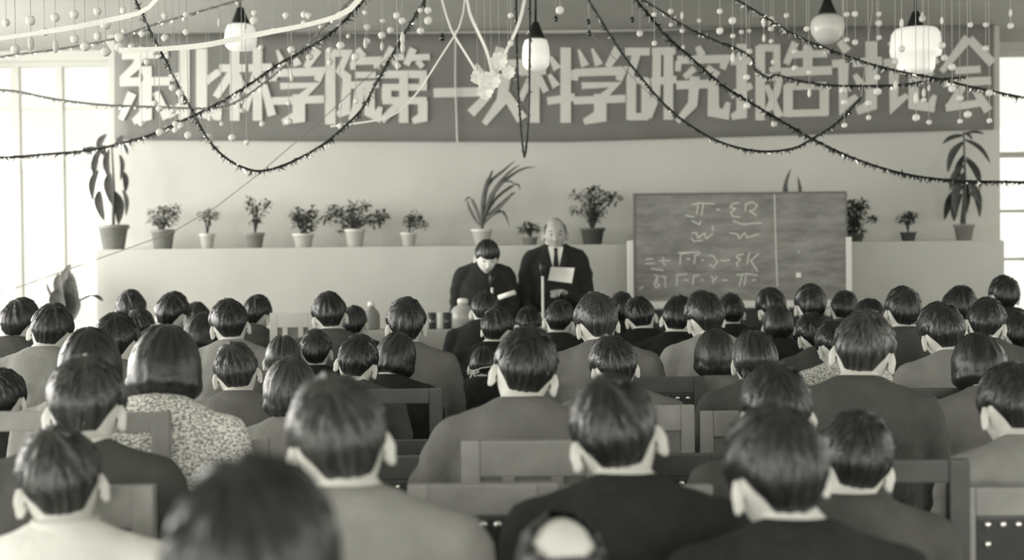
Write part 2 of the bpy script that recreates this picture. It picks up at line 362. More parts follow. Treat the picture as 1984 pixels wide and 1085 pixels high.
order = ['dong', 'bei', 'lin', 'xue', 'yuan', 'di', 'yi', 'ci', 'ke', 'xue2', 'yan', 'jiu', 'bao', 'gao', 'tao', 'lun', 'hui']
for cn in order:
    (ox, oy), st = CH[cn.rstrip('2')]
    if cn == 'xue2': ox, oy = 1109, 94
    mb = MB()
    for k, s in enumerate(st):
        dep = YBN - .014 - .0006 * k
        pts = [Vector((a, b)) for a, b, c in s]; wd = [c * .94 for a, b, c in s]
        L_, R_ = [], []
        for i, p in enumerate(pts):
            d1 = (pts[i] - pts[i - 1]).normalized() if i else None
            d2 = (pts[i + 1] - pts[i]).normalized() if i < len(pts) - 1 else None
            if d1 and d2:
                nn = (Vector((-d1.y, d1.x)) + Vector((-d2.y, d2.x))).normalized(); q = max(.55, nn.dot(Vector((-d1.y, d1.x)))); hw = wd[i] / 2 / q
            else:
                d = d1 or d2; nn = Vector((-d.y, d.x)); hw = wd[i] / 2
            L_.append(p + nn * hw); R_.append(p - nn * hw)
        poly = L_ + R_[::-1]; n = len(L_)
        V = []
        for dd in (dep, dep + .008):
            for q in L_ + R_: V.append(P(ox + q.x, oy + q.y, dd))
        Fc = []
        m2 = 2 * n
        for i in range(n - 1):
            Fc += [(i, i + 1, n + i + 1, n + i), (m2 + i, m2 + n + i, m2 + n + i + 1, m2 + i + 1), (i, m2 + i, m2 + i + 1, i + 1), (n + i, n + i + 1, m2 + n + i + 1, m2 + n + i)]
        Fc += [(0, n, m2 + n, m2), (n - 1, m2 + n - 1, m2 + 2 * n - 1, 2 * n - 1)]
        mb.add(V, Fc)
    mb.build('character', M_char, banner)
# pale cord down the banner seam
mb = MB(); mb.tube([P(883, 40, YBN - .03), P(882, 150, YBN - .03), P(886, 276, YBN - .03)], [.006] * 3, 6)
tag(mb.build('cord', M_char), 'thin pale cord hanging straight down across the banner after the long single stroke', 'cord')

# ---------------------------------------------------------------- people
HA, HB, HCZ = .076, .096, .117
def head_base(d):
    x, y, z = HA * d.x, HB * d.y, HCZ * d.z
    if d.z < 0:
        x *= 1 - .30 * (-d.z) ** 1.3
        if d.y < 0: y *= 1 - .42 * (-d.z); x *= 1 - .30 * (-d.z) * (-d.y)
    else:
        x *= 1 + .03 * d.z
    if d.y < 0: x *= 1 + .07 * (-d.y) * (1 - abs(d.z))
    return Vector((x, y, z))
def gs(v, s): return math.exp(-(v / s) ** 2)
def build_head():
    """Head in head-local coordinates (centre of skull at origin, face towards +Y)."""
    mb = MB(); fr = [0, 3, 6, 9, 12, 16, 20, 24, 28, 33, 38, 44, 52, 62, 74, 88, 104, 122, 141, 160]
    lons = [R(a) for a in fr] + [R(180)] + [R(-a) for a in fr[::-1][:-1]]
    n = len(lons); lats = [R(-88 + 176 * i / 38) for i in range(39)]; V = []
    for la in lats:
        for lo in lons:
            d = Vector((math.sin(lo) * math.cos(la), math.cos(lo) * math.cos(la), math.sin(la))); v = head_base(d)
            if d.y > 0:
                x, z = v.x, v.z; ax = abs(x)
                nz = np.interp(z, [-.045, -.036, -.028, -.012, .012, .022], [0, .55, 1, .62, .25, 0])
                v.y += .022 * nz * gs(x, .010 + .004 * nz)
                v.y -= .009 * gs(ax - .031, .015) * gs(z - .010, .011)
                v.y += .004 * gs(z - .029, .009) * (1 if ax < .05 else gs(ax - .05, .01))
                v.y += .006 * gs(x, .020) * (gs(z + .058, .0045) + gs(z + .069, .005)) - .003 * gs(x, .022) * gs(z + .063, .002)
                v.y += .010 * gs(x, .022) * gs(z + .096, .016)
                v.y += .004 * gs(ax - .036, .014) * gs(z + .018, .016)
            V.append(v)
    Fc = []; mi = []
    for i in range(len(lats) - 1):
        for j in range(n):
            q = (i * n + j, i * n + (j + 1) % n, (i + 1) * n + (j + 1) % n, (i + 1) * n + j); Fc.append(q)
            c = (V[q[0]] + V[q[2]]) / 2
            mi.append(1 if (c.y > .05 and abs(c.x) < .024 and -.075 < c.z < -.053) else 0)
    Fc.append(tuple(range(n))[::-1]); Fc.append(tuple((len(lats) - 1) * n + j for j in range(n))); mi += [0, 0]
    mb.V += V; mb.F += Fc; mb.m += mi
    for s in (-1, 1):
        # eyes
        for (r, c, m) in ((.0115, (.031 * s, .074, .009), 2), (.0075, (.031 * s, .0800, .009), 3)):
            sp = MB(); sp.lathe([(r * math.sin(t), -r * math.cos(t)) for t in np.linspace(.05, PI - .05, 7)], seg=10); mb.add([v + Vector(c) for v in sp.V], sp.F, m)
        # eyebrows
        mb.tube([(.016 * s, .088, .030), (.032 * s, .084, .035), (.048 * s, .072, .030)], [.003, .004, .002], 6, mi=3)
        # ear: concave shell standing out from the head
        Re = Matrix.Rotation(s * R(30), 3, 'Z') @ Matrix.Rotation(s * R(-6), 3, 'Y')
        ctr = Vector((s * .0755, .004, -.014))
        ev = []; NE = 14
        for rr, off in ((.3, -.011), (.75, -.009), (1, -.003), (1, .004), (.8, .006), (.6, .001), (.25, -.001)):
            for j in range(NE):
                t = 2 * PI * j / NE; yy = math.cos(t) * .0155 * rr * (1 if math.sin(t) > -.2 else .72) - .004 + .004 * math.sin(t); zz = math.sin(t) * .034 * rr
                if abs(rr - 1) < .01: yy -= 0
                ev.append(ctr + Re @ Vector((s * (off + .006 * (-(yy) / .019)), yy - .006, zz)))
        ef = []
        for k in range(6):
            for j in range(NE): ef.append((k * NE + j, k * NE + (j + 1) % NE, (k + 1) * NE + (j + 1) % NE, (k + 1) * NE + j))
        ef.append(tuple(range(NE))); ef.append(tuple(6 * NE + j for j in range(NE)))
        mb.add(ev, ef)
    return mb
HEAD = build_head()

def hair_mesh(kind, seed, th=.016, bv=0):
    rnd = random.Random(seed); sv = Vector((seed * 3.1, seed * 1.7, 0)); mb = MB(); UV = []
    NA, NU = 72, 22
    tilt = R(62) if kind == 'rim' else R(28) if kind in ('crop', 'bald', 'rim', 'fringe') else R(4)
    Rc = Matrix.Rotation(tilt, 3, 'X') @ Matrix.Rotation(R(rnd.uniform(-12, 12)) if kind == 'crop' else 0, 3, 'Y')
    if kind in ('crop', 'bald', 'rim', 'fringe'): lons = [0, 30, 55, 72, 84, 100, 112, 125, 140, 180]; lats = [40, 36, 28, 0, -2, 12, 9, -3, -24, -47]
    elif kind == 'braid': lons = [0, 40, 65, 90, 120, 180]; lats = [44, 34, 8, -6, -38, -46]
    else: lons = [0, 35, 55, 75, 110, 180]; lats = [28, 24, 10, 0, 0, 0]
    if kind == 'fringe': lats[:3] = [14, 16, 20]
    if kind == 'bald': lats = [72, 66, 40, 0, -6, 10, -8, -36, -42, -44]
    def inside(d): return math.degrees(math.asin(max(-1, min(1, d.z)))) > np.interp(abs(math.degrees(math.atan2(d.x, d.y))), lons, lats)
    amax = []
    for j in range(NA):
        az = 2 * PI * j / NA; a = .1
        while a < 2.9:
            d = Rc @ Vector((math.sin(a) * math.sin(az), math.sin(a) * math.cos(az), math.cos(a)))
            if not inside(d): break
            a += .03
        amax.append(a)
    am = [(amax[j - 1] + 2 * amax[j] + amax[(j + 1) % NA]) / 4 for j in range(NA)]
    rows = NU + (9 if kind == 'bob' else 1)
    ln = {0: .068, 1: .075, 2: .12, 3: .085}.get(bv, .06)
    def surf(j, u, lift=0.0):
        az = 2 * PI * j / NA; a = max(.02, u * am[int(j) % NA])
        d = Rc @ Vector((math.sin(a) * math.sin(az), math.sin(a) * math.cos(az), math.cos(a)))
        p = head_base(d)
        t = th * (1.0 - .25 * u)
        if kind in ('crop', 'bald', 'fringe'):
            t *= (1 - u ** 3) * .95 + .10
            if d.y > .2: t *= 1.25
            t += .007 * gs(abs(d.x) - .9, .35) * gs(d.z - .25, .35) * (kind != 'bald')
        elif kind == 'rim':
            t *= .9
        elif kind == 'braid':
            t *= .8
            gx = abs(d.x); t -= .010 * gs(gx, .06)
            if u > .93: t *= .6
        nz = noise.noise(Vector((math.sin(az) * 5, math.cos(az) * 5, u * 1.6)) + sv)
        nf = noise.noise(Vector((math.sin(az) * 17, math.cos(az) * 17, u * 2.2)) + sv)
        t += ((.0085 if kind in ('crop', 'fringe') else .006) * nz + .0040 * nf) * min(1, 3 * u) * (1 if u < .85 else .4)
        if kind == 'bald':
            pass
        return p + d * (t + lift), d
    V = []
    for i in range(NU + 1):
        u = i / NU
        for j in range(NA):
            p, d = surf(j, u); V.append(p); UV.append((j / NA, u))
    if kind == 'bob':
        for i in range(1, 9):
            q = i / 8
            for j in range(NA):
                base = V[NU * NA + j]; lo = abs(math.degrees(math.atan2(base.x, base.y))); wg = max(0, min(1, (lo - 52) / 22)); wg = wg * wg * (3 - 2 * wg)
                az = 2 * PI * j / NA
                nf = .004 * noise.noise(Vector((math.sin(az) * 12, math.cos(az) * 12, q * 1.5)) + sv)
                flare = 1 + .05 * math.sin(q * 2.2) - .34 * max(0, (q - .4) / .6) ** 2 + nf * 14
                ctr = Vector((0, -.006, 0)); h = Vector((base.x, base.y, 0)) - ctr
                if base.y < 0: h.y *= 1 - .15 * q
                p = ctr + h * flare; p.z = base.z - ln * q * (1 + .05 * math.sin(j * .9 + seed))
                V.append(base.lerp(p, wg)); UV.append((j / NA, 1 + q))
    last = len(V) // NA - 1
    for j in range(NA):
        b = V[last * NA + j].copy(); sc_ = .55 if kind == 'bob' else .93; V.append(Vector((b.x * sc_, b.y * sc_, b.z + (.01 if kind == 'bob' else .003)))); UV.append((j / NA, 2))
    nr = len(V) // NA; Fc = []
    for i in range(nr - 1):
        for j in range(NA): Fc.append((i * NA + j, (i + 1) * NA + j, (i + 1) * NA + (j + 1) % NA, i * NA + (j + 1) % NA))
    Fc.append(tuple(range(NA))); Fc.append(tuple((nr - 1) * NA + j for j in range(NA))[::-1])
    if kind == 'bald':   # bare crown: only the lower ring of hair remains
        Fc = [f for f in Fc if len(f) == 4 and min(V[k].z for k in f) < .058 + .02 * noise.noise(V[f[0]] * 60)]
    if kind == 'rim':    # bare patch around the whorl
        Fc = [f for f in Fc if len(f) == 4 and (min(UV[k][1] for k in f) > .42 or max(V[k].z for k in f) < .045)]
    mb.add(V, Fc)
    # loose locks that break up the outline
    nt = {'crop': 420, 'fringe': 420, 'bald': 30, 'rim': 60, 'bob': 120, 'braid': 60}[kind]
    for k in range(nt):
        j = rnd.random() * NA; u0 = rnd.uniform(.06, .8) if kind not in ('bald',) else rnd.uniform(.7, .9); du = rnd.uniform(.08, .18); wv = rnd.uniform(.4, 1.0)
        if kind == 'rim': u0 = max(u0, .4)
        pts = []; sw = rnd.uniform(-1.6, 1.6)
        for q in (0, .5, 1):
            for s in (-1, 1):
                jj = (j + s * wv * (1 - q) * .9 + sw * q); uu = min(1.0, u0 + du * q)
                p, d = surf(jj, uu, -.001 + rnd.uniform(.7, 1.0) * .006 * q * (1 - .5 * uu)); pts.append(p); UV.append((j / NA, uu))
        mb.add(pts, [(0, 1, 3, 2), (2, 3, 5, 4)])
    if kind == 'braid':
        for s in (-1, 1):
            pts = []; rad = []
            for i in range(26):
                q = i / 25; pts.append((s * (.050 + .030 * q), -.066 - .040 * math.sin(q * 1.6), -.045 - .22 * q)); rad.append((.018 - .006 * q) * (1 + .22 * math.sin(i * 2.1)) * (1 if q < .86 else .62 if q < .9 else .9))
            k0 = len(mb.V); mb.tube(pts, rad, 8); UV += [(i * .02, .5) for i in range(len(mb.V) - k0)]
    me = mb.me('hair', True); uvl = me.uv_layers.new(name='UVMap')
    data = np.zeros(len(me.loops) * 2); li = np.zeros(len(me.loops), dtype=np.int32); me.loops.foreach_get('vertex_index', li)
    UV = np.array(UV); data[0::2] = UV[li, 0]; data[1::2] = UV[li, 1]; uvl.data.foreach_set('uv', data)
    return me

PIV = Vector((0, -.012, 1.045)); HC0 = Vector((0, .030, 1.130))
POSES = {'up': (0, -4, 0), 'bow': (0, 16, 0), 'deep': (0, 34, 0), 'rt': (-16, 8, 7), 'lt': (16, 8, -7), 'tr': (0, 10, 11), 'tl': (0, 10, -11), 'level': (0, 9, 0), 'read': (10, 24, -4), 'side': (58, 6, 0), 'sider': (-55, 8, 0)}
def head_matrix(pose, piv=PIV, hc=HC0):
    yaw, pit, rol = POSES[pose]; Rm = (Matrix.Rotation(R(yaw), 4, 'Z') @ Matrix.Rotation(R(-pit), 4, 'X') @ Matrix.Rotation(R(rol), 4, 'Y'))
    return Matrix.Translation(piv) @ Rm @ Matrix.Translation(hc - piv)

def fingers(mb, wrist, palm_end, curl, side, up=Vector((0, 0, 1))):
    """Four unequal bent fingers and a thumb leaving the side of the palm."""
    wrist, palm_end = Vector(wrist), Vector(palm_end); f = (palm_end - wrist).normalized(); lat = f.cross(up).normalized() * side; dn = f.cross(lat).normalized()
    if dn.dot(up) > 0: dn = -dn
    curl = R(curl)
    for k, L in enumerate((.068, .076, .072, .058)):
        b = palm_end - f * .015 + lat * (.029 - .0195 * k); pts = [b]; a = 0; p = b
        for seg in (.46, .31, .23):
            a += curl; p = p + (f * math.cos(a) + dn * math.sin(a)) * L * seg; pts.append(p)
        mb.tube(pts, [.0092, .0088, .008, .007], 8)
    b = wrist + f * .028 + lat * .026; mb.tube([b, b + lat * .024 + f * .022, b + lat * .030 + f * .048 + dn * .008, b + lat * .024 + f * .068 + dn * .014], [.012, .0105, .0095, .008], 8)

def rings_body(mb, g, J):
    for key, rads in (('torso', J['torso_r']),): mb.tube(J['torso'], [(a + g, b + g) for a, b in rads], 20)

def seated(arm):
    J = {}
    J['torso'] = [(0, .01, .50), (0, 0, .58), (0, -.012, .68), (0, -.032, .80), (0, -.045, .90), (0, -.040, .97), (0, -.028, 1.02)]
    J['torso_r'] = [(.165, .115), (.158, .11), (.158, .108), (.172, .112), (.178, .108), (.145, .088), (.085, .066)]
    J['sh'] = [(.165, -.032, .963)]
    if arm == 'lap': J['arm'] = [(.172, -.030, .955), (.205, -.02, .82), (.222, .05, .69), (.16, .20, .655), (.10, .30, .62)]
    elif arm == 'wide': J['arm'] = [(.172, -.028, .955), (.235, .0, .84), (.275, .06, .73), (.20, .20, .67), (.12, .29, .62)]
    J['leg'] = [(.085, .02, .52), (.10, .20, .535), (.11, .37, .51), (.115, .38, .30), (.115, .32, .10)]
    J['foot'] = (.115, .30, .05)
    return J
def standing(arms, h=1.0):
    J = {}
    J['torso'] = [(0, 0, .90), (0, 0, .98), (0, 0, 1.08), (0, -.005, 1.22), (0, -.01, 1.34), (0, -.012, 1.42), (0, -.01, 1.47)]
    J['torso_r'] = [(.165, .115), (.158, .112), (.150, .105), (.172, .115), (.182, .112), (.140, .085), (.085, .066)]
    J['sh'] = [(.160, -.01, 1.400)]
    J['arm'] = arms
    J['leg'] = [(.09, 0, .92), (.095, .01, .70), (.10, .02, .50), (.10, .01, .30), (.10, 0, .10)]
    J['foot'] = (.10, 0, .05)
    return J
def mir(p, s): return (p[0] * s, p[1], p[2])
def arm_of(J, s):
    a = J['arm']
    if isinstance(a, dict): return [Vector(p) for p in a[s]]
    return [Vector(mir(p, s)) for p in a]
def body_mesh(J, HM, curl=35, skin=None):
    mb = MB(); mb.tube(J['torso'], J['torso_r'], 20)
    nb = Vector(J['torso'][-1]); hc = HM @ Vector((0, -.022, -.075)); mb.tube([nb - Vector((0, 0, .03)), nb.lerp(hc, .5), hc], [.060, .056, .057], 14)
    mb.tube([HM @ Vector((0, -.01, -.055)), HM @ Vector((0, -.008, .01))], [.05, .055], 12)
    for s in (-1, 1):
        a = arm_of(J, s); mb.tube([mir((.04, J['sh'][0][1], J['sh'][0][2] + .02), s), mir(J['sh'][0], s)], [.058, .052], 12)
        mb.tube(a, [.050, .044, .040, .034, .025], 12)
        f = (a[-1] - a[-2]).normalized(); mb.tube([a[-1], a[-1] + f * .045, a[-1] + f * .075], [(.024, .018), (.036, .016), (.034, .014)], 10)
        l = [mir(p, s) for p in J['leg']]; mb.tube(l, [.078, .070, .056, .050, .036], 12)
        ft = Vector(mir(J['foot'], s)); mb.tube([ft + Vector((0, -.04, -.01)), ft + Vector((0, .12, -.02))], [.035, .028], 10)
    V, Fc = remesh(mb, .0165, 3)
    out = MB(); out.add(V, Fc)
    for s in (-1, 1):
        a = arm_of(J, s); f = (a[-1] - a[-2]).normalized(); fingers(out, a[-1], a[-1] + f * .085, curl, -s)
    k = len(out.V); out.V += [HM @ v for v in HEAD.V]; out.F += [tuple(i + k for i in f) for f in HEAD.F]; out.m += HEAD.m
    return out.me('person', True, [skin or M_skin, M_lip if not skin else M_skin2, M_eye, M_iris])
def jacket_mesh(J, seed, bulk=.016, collar=True, knit=False, coat=0):
    mb = MB(); tr = J['torso']; rr = [(a + bulk, b + bulk * 1.2) for a, b in J['torso_r']]
    mb.tube(tr[:-1], rr[:-1], 22)
    for s in (-1, 1):
        a = arm_of(J, s); sh = J['sh'][0]
        mb.tube([(0, sh[1], sh[2] + .018), mir((.10, sh[1], sh[2] + .016), s), mir((sh[0] + .002, sh[1], sh[2] - .004), s)], [.070, .068, .064], 14)
        # the slope from neck to shoulder
        mb.tube([mir((.03, sh[1] + .005, sh[2] + .052), s), mir((.125, sh[1], sh[2] + .030), s)], [.045, .048], 12)
        if coat: mb.tube([mir((.10, sh[1], sh[2] + .040), s), mir((.178, sh[1], sh[2] + .034), s)], [.034, .028], 10)
        mb.tube([a[0], a[1], a[2], a[3], a[4] - (a[4] - a[3]).normalized() * .015], [.070, .063, .060, .050, .042], 14)
    if coat:
        mb.tube([(0, 0, tr[0][2] + .02), (0, 0, tr[0][2] - coat)], [(.175, .13), (.19, .14)], 20)
    nb = Vector(tr[-1])
    if collar:
        n = 24; V = []; Fc = []
        for r0, z0 in ((.066, -.035), (.066, .034), (.076, .036), (.088, -.03)):
            for j in range(n):
                t = 2 * PI * j / n; V.append(nb + Vector((math.cos(t) * r0, math.sin(t) * r0 * 1.05 + .004, z0 + .008 - .016 * (math.sin(t) + 1) * .5)))
        for k in range(4):
            for j in range(n): Fc.append((k * n + j, k * n + (j + 1) % n, ((k + 1) % 4) * n + (j + 1) % n, ((k + 1) % 4) * n + j))
        mb.add(V, Fc)
    V, Fc = remesh(mb, .012, 3)
    sv = Vector((seed * 7.3, 0, 0))
    for v in V:
        hgt = v.z - tr[0][2]
        amp = .010 if hgt < .42 else .0055
        n1 = noise.noise(Vector((v.x * 9, v.y * 9, v.z * 22)) + sv) + .5 * noise.noise(Vector((v.x * 26, v.y * 26, v.z * 14)) + sv)
        v += Vector((v.x, v.y + .02, 0)).normalized() * amp * n1
    return mesh('jacket', V, Fc, True)
def trouser_mesh(J):
    mb = MB()
    t0 = J['torso'][0]; mb.tube([(t0[0], t0[1], t0[2] + .01), J['torso'][1]], [(.168, .12), (.165, .118)], 18)
    for s in (-1, 1): mb.tube([mir(p, s) for p in J['leg']], [.092, .084, .074, .070, .064], 14, caps=True)
    V, Fc = remesh(mb, .018, 3); return mesh('trousers', V, Fc, True)
def shoe_mesh():
    mb = MB(); mb.tube([(0, -.06, .045), (0, .0, .05), (0, .08, .04), (0, .17, .032)], [(.038, .040), (.040, .045), (.045, .036), (.036, .026)], 12)
    V = [Vector((v.x, v.y, max(.002, v.z))) for v in mb.V]; return mesh('shoe', V, mb.F, True)
def collar_mesh(nb, r=.061, up=.052):
    mb = MB(); n = 24; V = []; Fc = []
    for r0, z0 in ((r, 0), (r - .001, up), (r + .004, up + .002), (r + .008, 0)):
        for j in range(n):
            t = 2 * PI * j / n; V.append(Vector(nb) + Vector((math.cos(t) * r0, math.sin(t) * r0 * 1.05 + .002, z0 - .012 * (math.sin(t) + 1) * .5)))
    for k in range(4):
        for j in range(n): Fc.append((k * n + j, k * n + (j + 1) % n, ((k + 1) % 4) * n + (j + 1) % n, ((k + 1) % 4) * n + j))
    return mesh('collar', V, Fc, True)

def fold_collar(nb):
    mb = MB(); n = 28; V = []; Fc = []
    for r0, z0 in ((.066, -.02), (.067, .036), (.071, .040), (.080, .028), (.094, -.012), (.090, -.018)):
        for j in range(n):
            t = 2 * PI * j / n; V.append(Vector(nb) + Vector((math.cos(t) * r0 * 1.04, math.sin(t) * r0 * 1.02 + .004, z0 - .012 * (math.sin(t) + 1) * .5 - .004 * (math.cos(t) ** 2))))
    for k in range(6):
        for j in range(n): Fc.append((k * n + j, k * n + (j + 1) % n, ((k + 1) % 6) * n + (j + 1) % n, ((k + 1) % 6) * n + j))
    return mesh('jacket_collar', V, Fc, True)
SJ = {a: seated(a) for a in ('lap', 'wide')}
BODY, JACK = {}, {}
def get_body(arm, pose):
    if (arm, pose) not in BODY: BODY[arm, pose] = body_mesh(SJ[arm], head_matrix(pose))
    return BODY[arm, pose]
def get_jack(arm, v, col):
    k = (arm, v, col)
    if k not in JACK: JACK[k] = jacket_mesh(SJ[arm], v, collar=col, bulk=.016 if v < 2 else .022)
    return JACK[k]
TROU = trouser_mesh(SJ['lap']); SHOE = shoe_mesh(); COLLAR = collar_mesh((0, -.026, 1.018), .064, .056); CFOLD = fold_collar((0, -.026, 1.018))
HAIRS = {}
def get_hair(kind, v):
    if (kind, v) not in HAIRS: HAIRS[kind, v] = hair_mesh(kind, v * 5 + len(kind), {0: .015, 1: .019, 2: .023, 3: .017, 4: .021, 5: .026}[v] if kind in ('crop', 'rim', 'fringe') else {'bald': .008, 'bob': .027, 'braid': .017}[kind], bv=v)
    return HAIRS[kind, v]
tie = MB(); tie.lathe([(.012, -.008), (.016, 0), (.012, .008)], seg=10); TIE = tie.me('hair_tie', True)
bow = MB()
for s in (-1, 1):
    bow.tube([(0, 0, 0), (s * .022, -.004, .012), (s * .034, -.002, .002), (s * .02, .0, -.008), (0, 0, 0)], [.005, .007, .007, .006, .005], 8)
    bow.tube([(0, 0, 0), (s * .012, -.004, -.028), (s * .018, -.002, -.050)], [.004, .006, .006], 8)
bow.tube([(0, 0, -.006), (0, 0, .006)], [.008, .008], 8); BOW = bow.me('ribbon', True)

def tune(x, y, w, Dmax=8.05, dz=0):
    lo, hi = .8, 14.0
    for _ in range(50):
        m = (lo + hi) / 2; z = P(x, y, m).z; wp = .186 * z / 1.268 * F / m
        if wp > w: lo = m
        else: hi = m
    D = min(lo, Dmax); z = P(x, y, D).z
    return D, z / 1.268
PEOPLE_POS = []
def person(x, y, wpx, hk, tone, pose, label, hv=None, hm=0, arm='lap', collar=None, cat='person', yaw=None, Dmax=8.05, jv=None, D=None):
    rnd = random.Random(int(x * 7 + y))
    hv = rnd.randrange(6) if hv is None else hv
    Dd, s = tune(x, y, wpx, Dmax)
    if D: Dd = D; s = P(x, y, D).z / 1.268
    p = P(x, y, Dd)
    if pose == 'deep': s *= 1.03
    yaw = rnd.uniform(-7, 7) if yaw is None else yaw
    kindc = knit if False else None
    jv = rnd.randrange(3) if jv is None else jv
    hasc = tone not in ('knit',)
    o = link('person', get_body(arm, pose), None)
    o.location = (p.x, Dd - .02 * s, 0); o.rotation_euler = (0, 0, R(yaw)); o.scale = (s, s, s)
    tag(o, label, cat)
    if pose in ('rt', 'lt', 'tr', 'tl'):
        o.location.x -= {'rt': .02, 'lt': -.02, 'tr': .022, 'tl': -.022}[pose] * s
    HM = head_matrix(pose)
    kk = 0 if hk in ('bob', 'braid', 'bald', 'rim') else hv
    h = link('hair', get_hair(hk, kk if hk == 'crop' else min(kk, 3)), H[hm], o, HM)
    link('jacket', get_jack(arm, jv, hasc), CL[tone], o)
    link('trousers', TROU, M_trous, o)
    for sx in (-1, 1): link('shoe', SHOE, M_shoe, o, Matrix.Translation((sx * .115, .30, 0)))
    if hasc: link('jacket_collar', CFOLD, CL[tone], o)
    if collar: link('collar', COLLAR, collar, o)
    if hk == 'braid':
        for sx in (-1, 1): link('hair_tie', TIE, M_white if collar else M_cap, h, Matrix.Translation((sx * .077, -.105, -.245)))
    PEOPLE_POS.append((p.x, Dd, s, o))
    return o

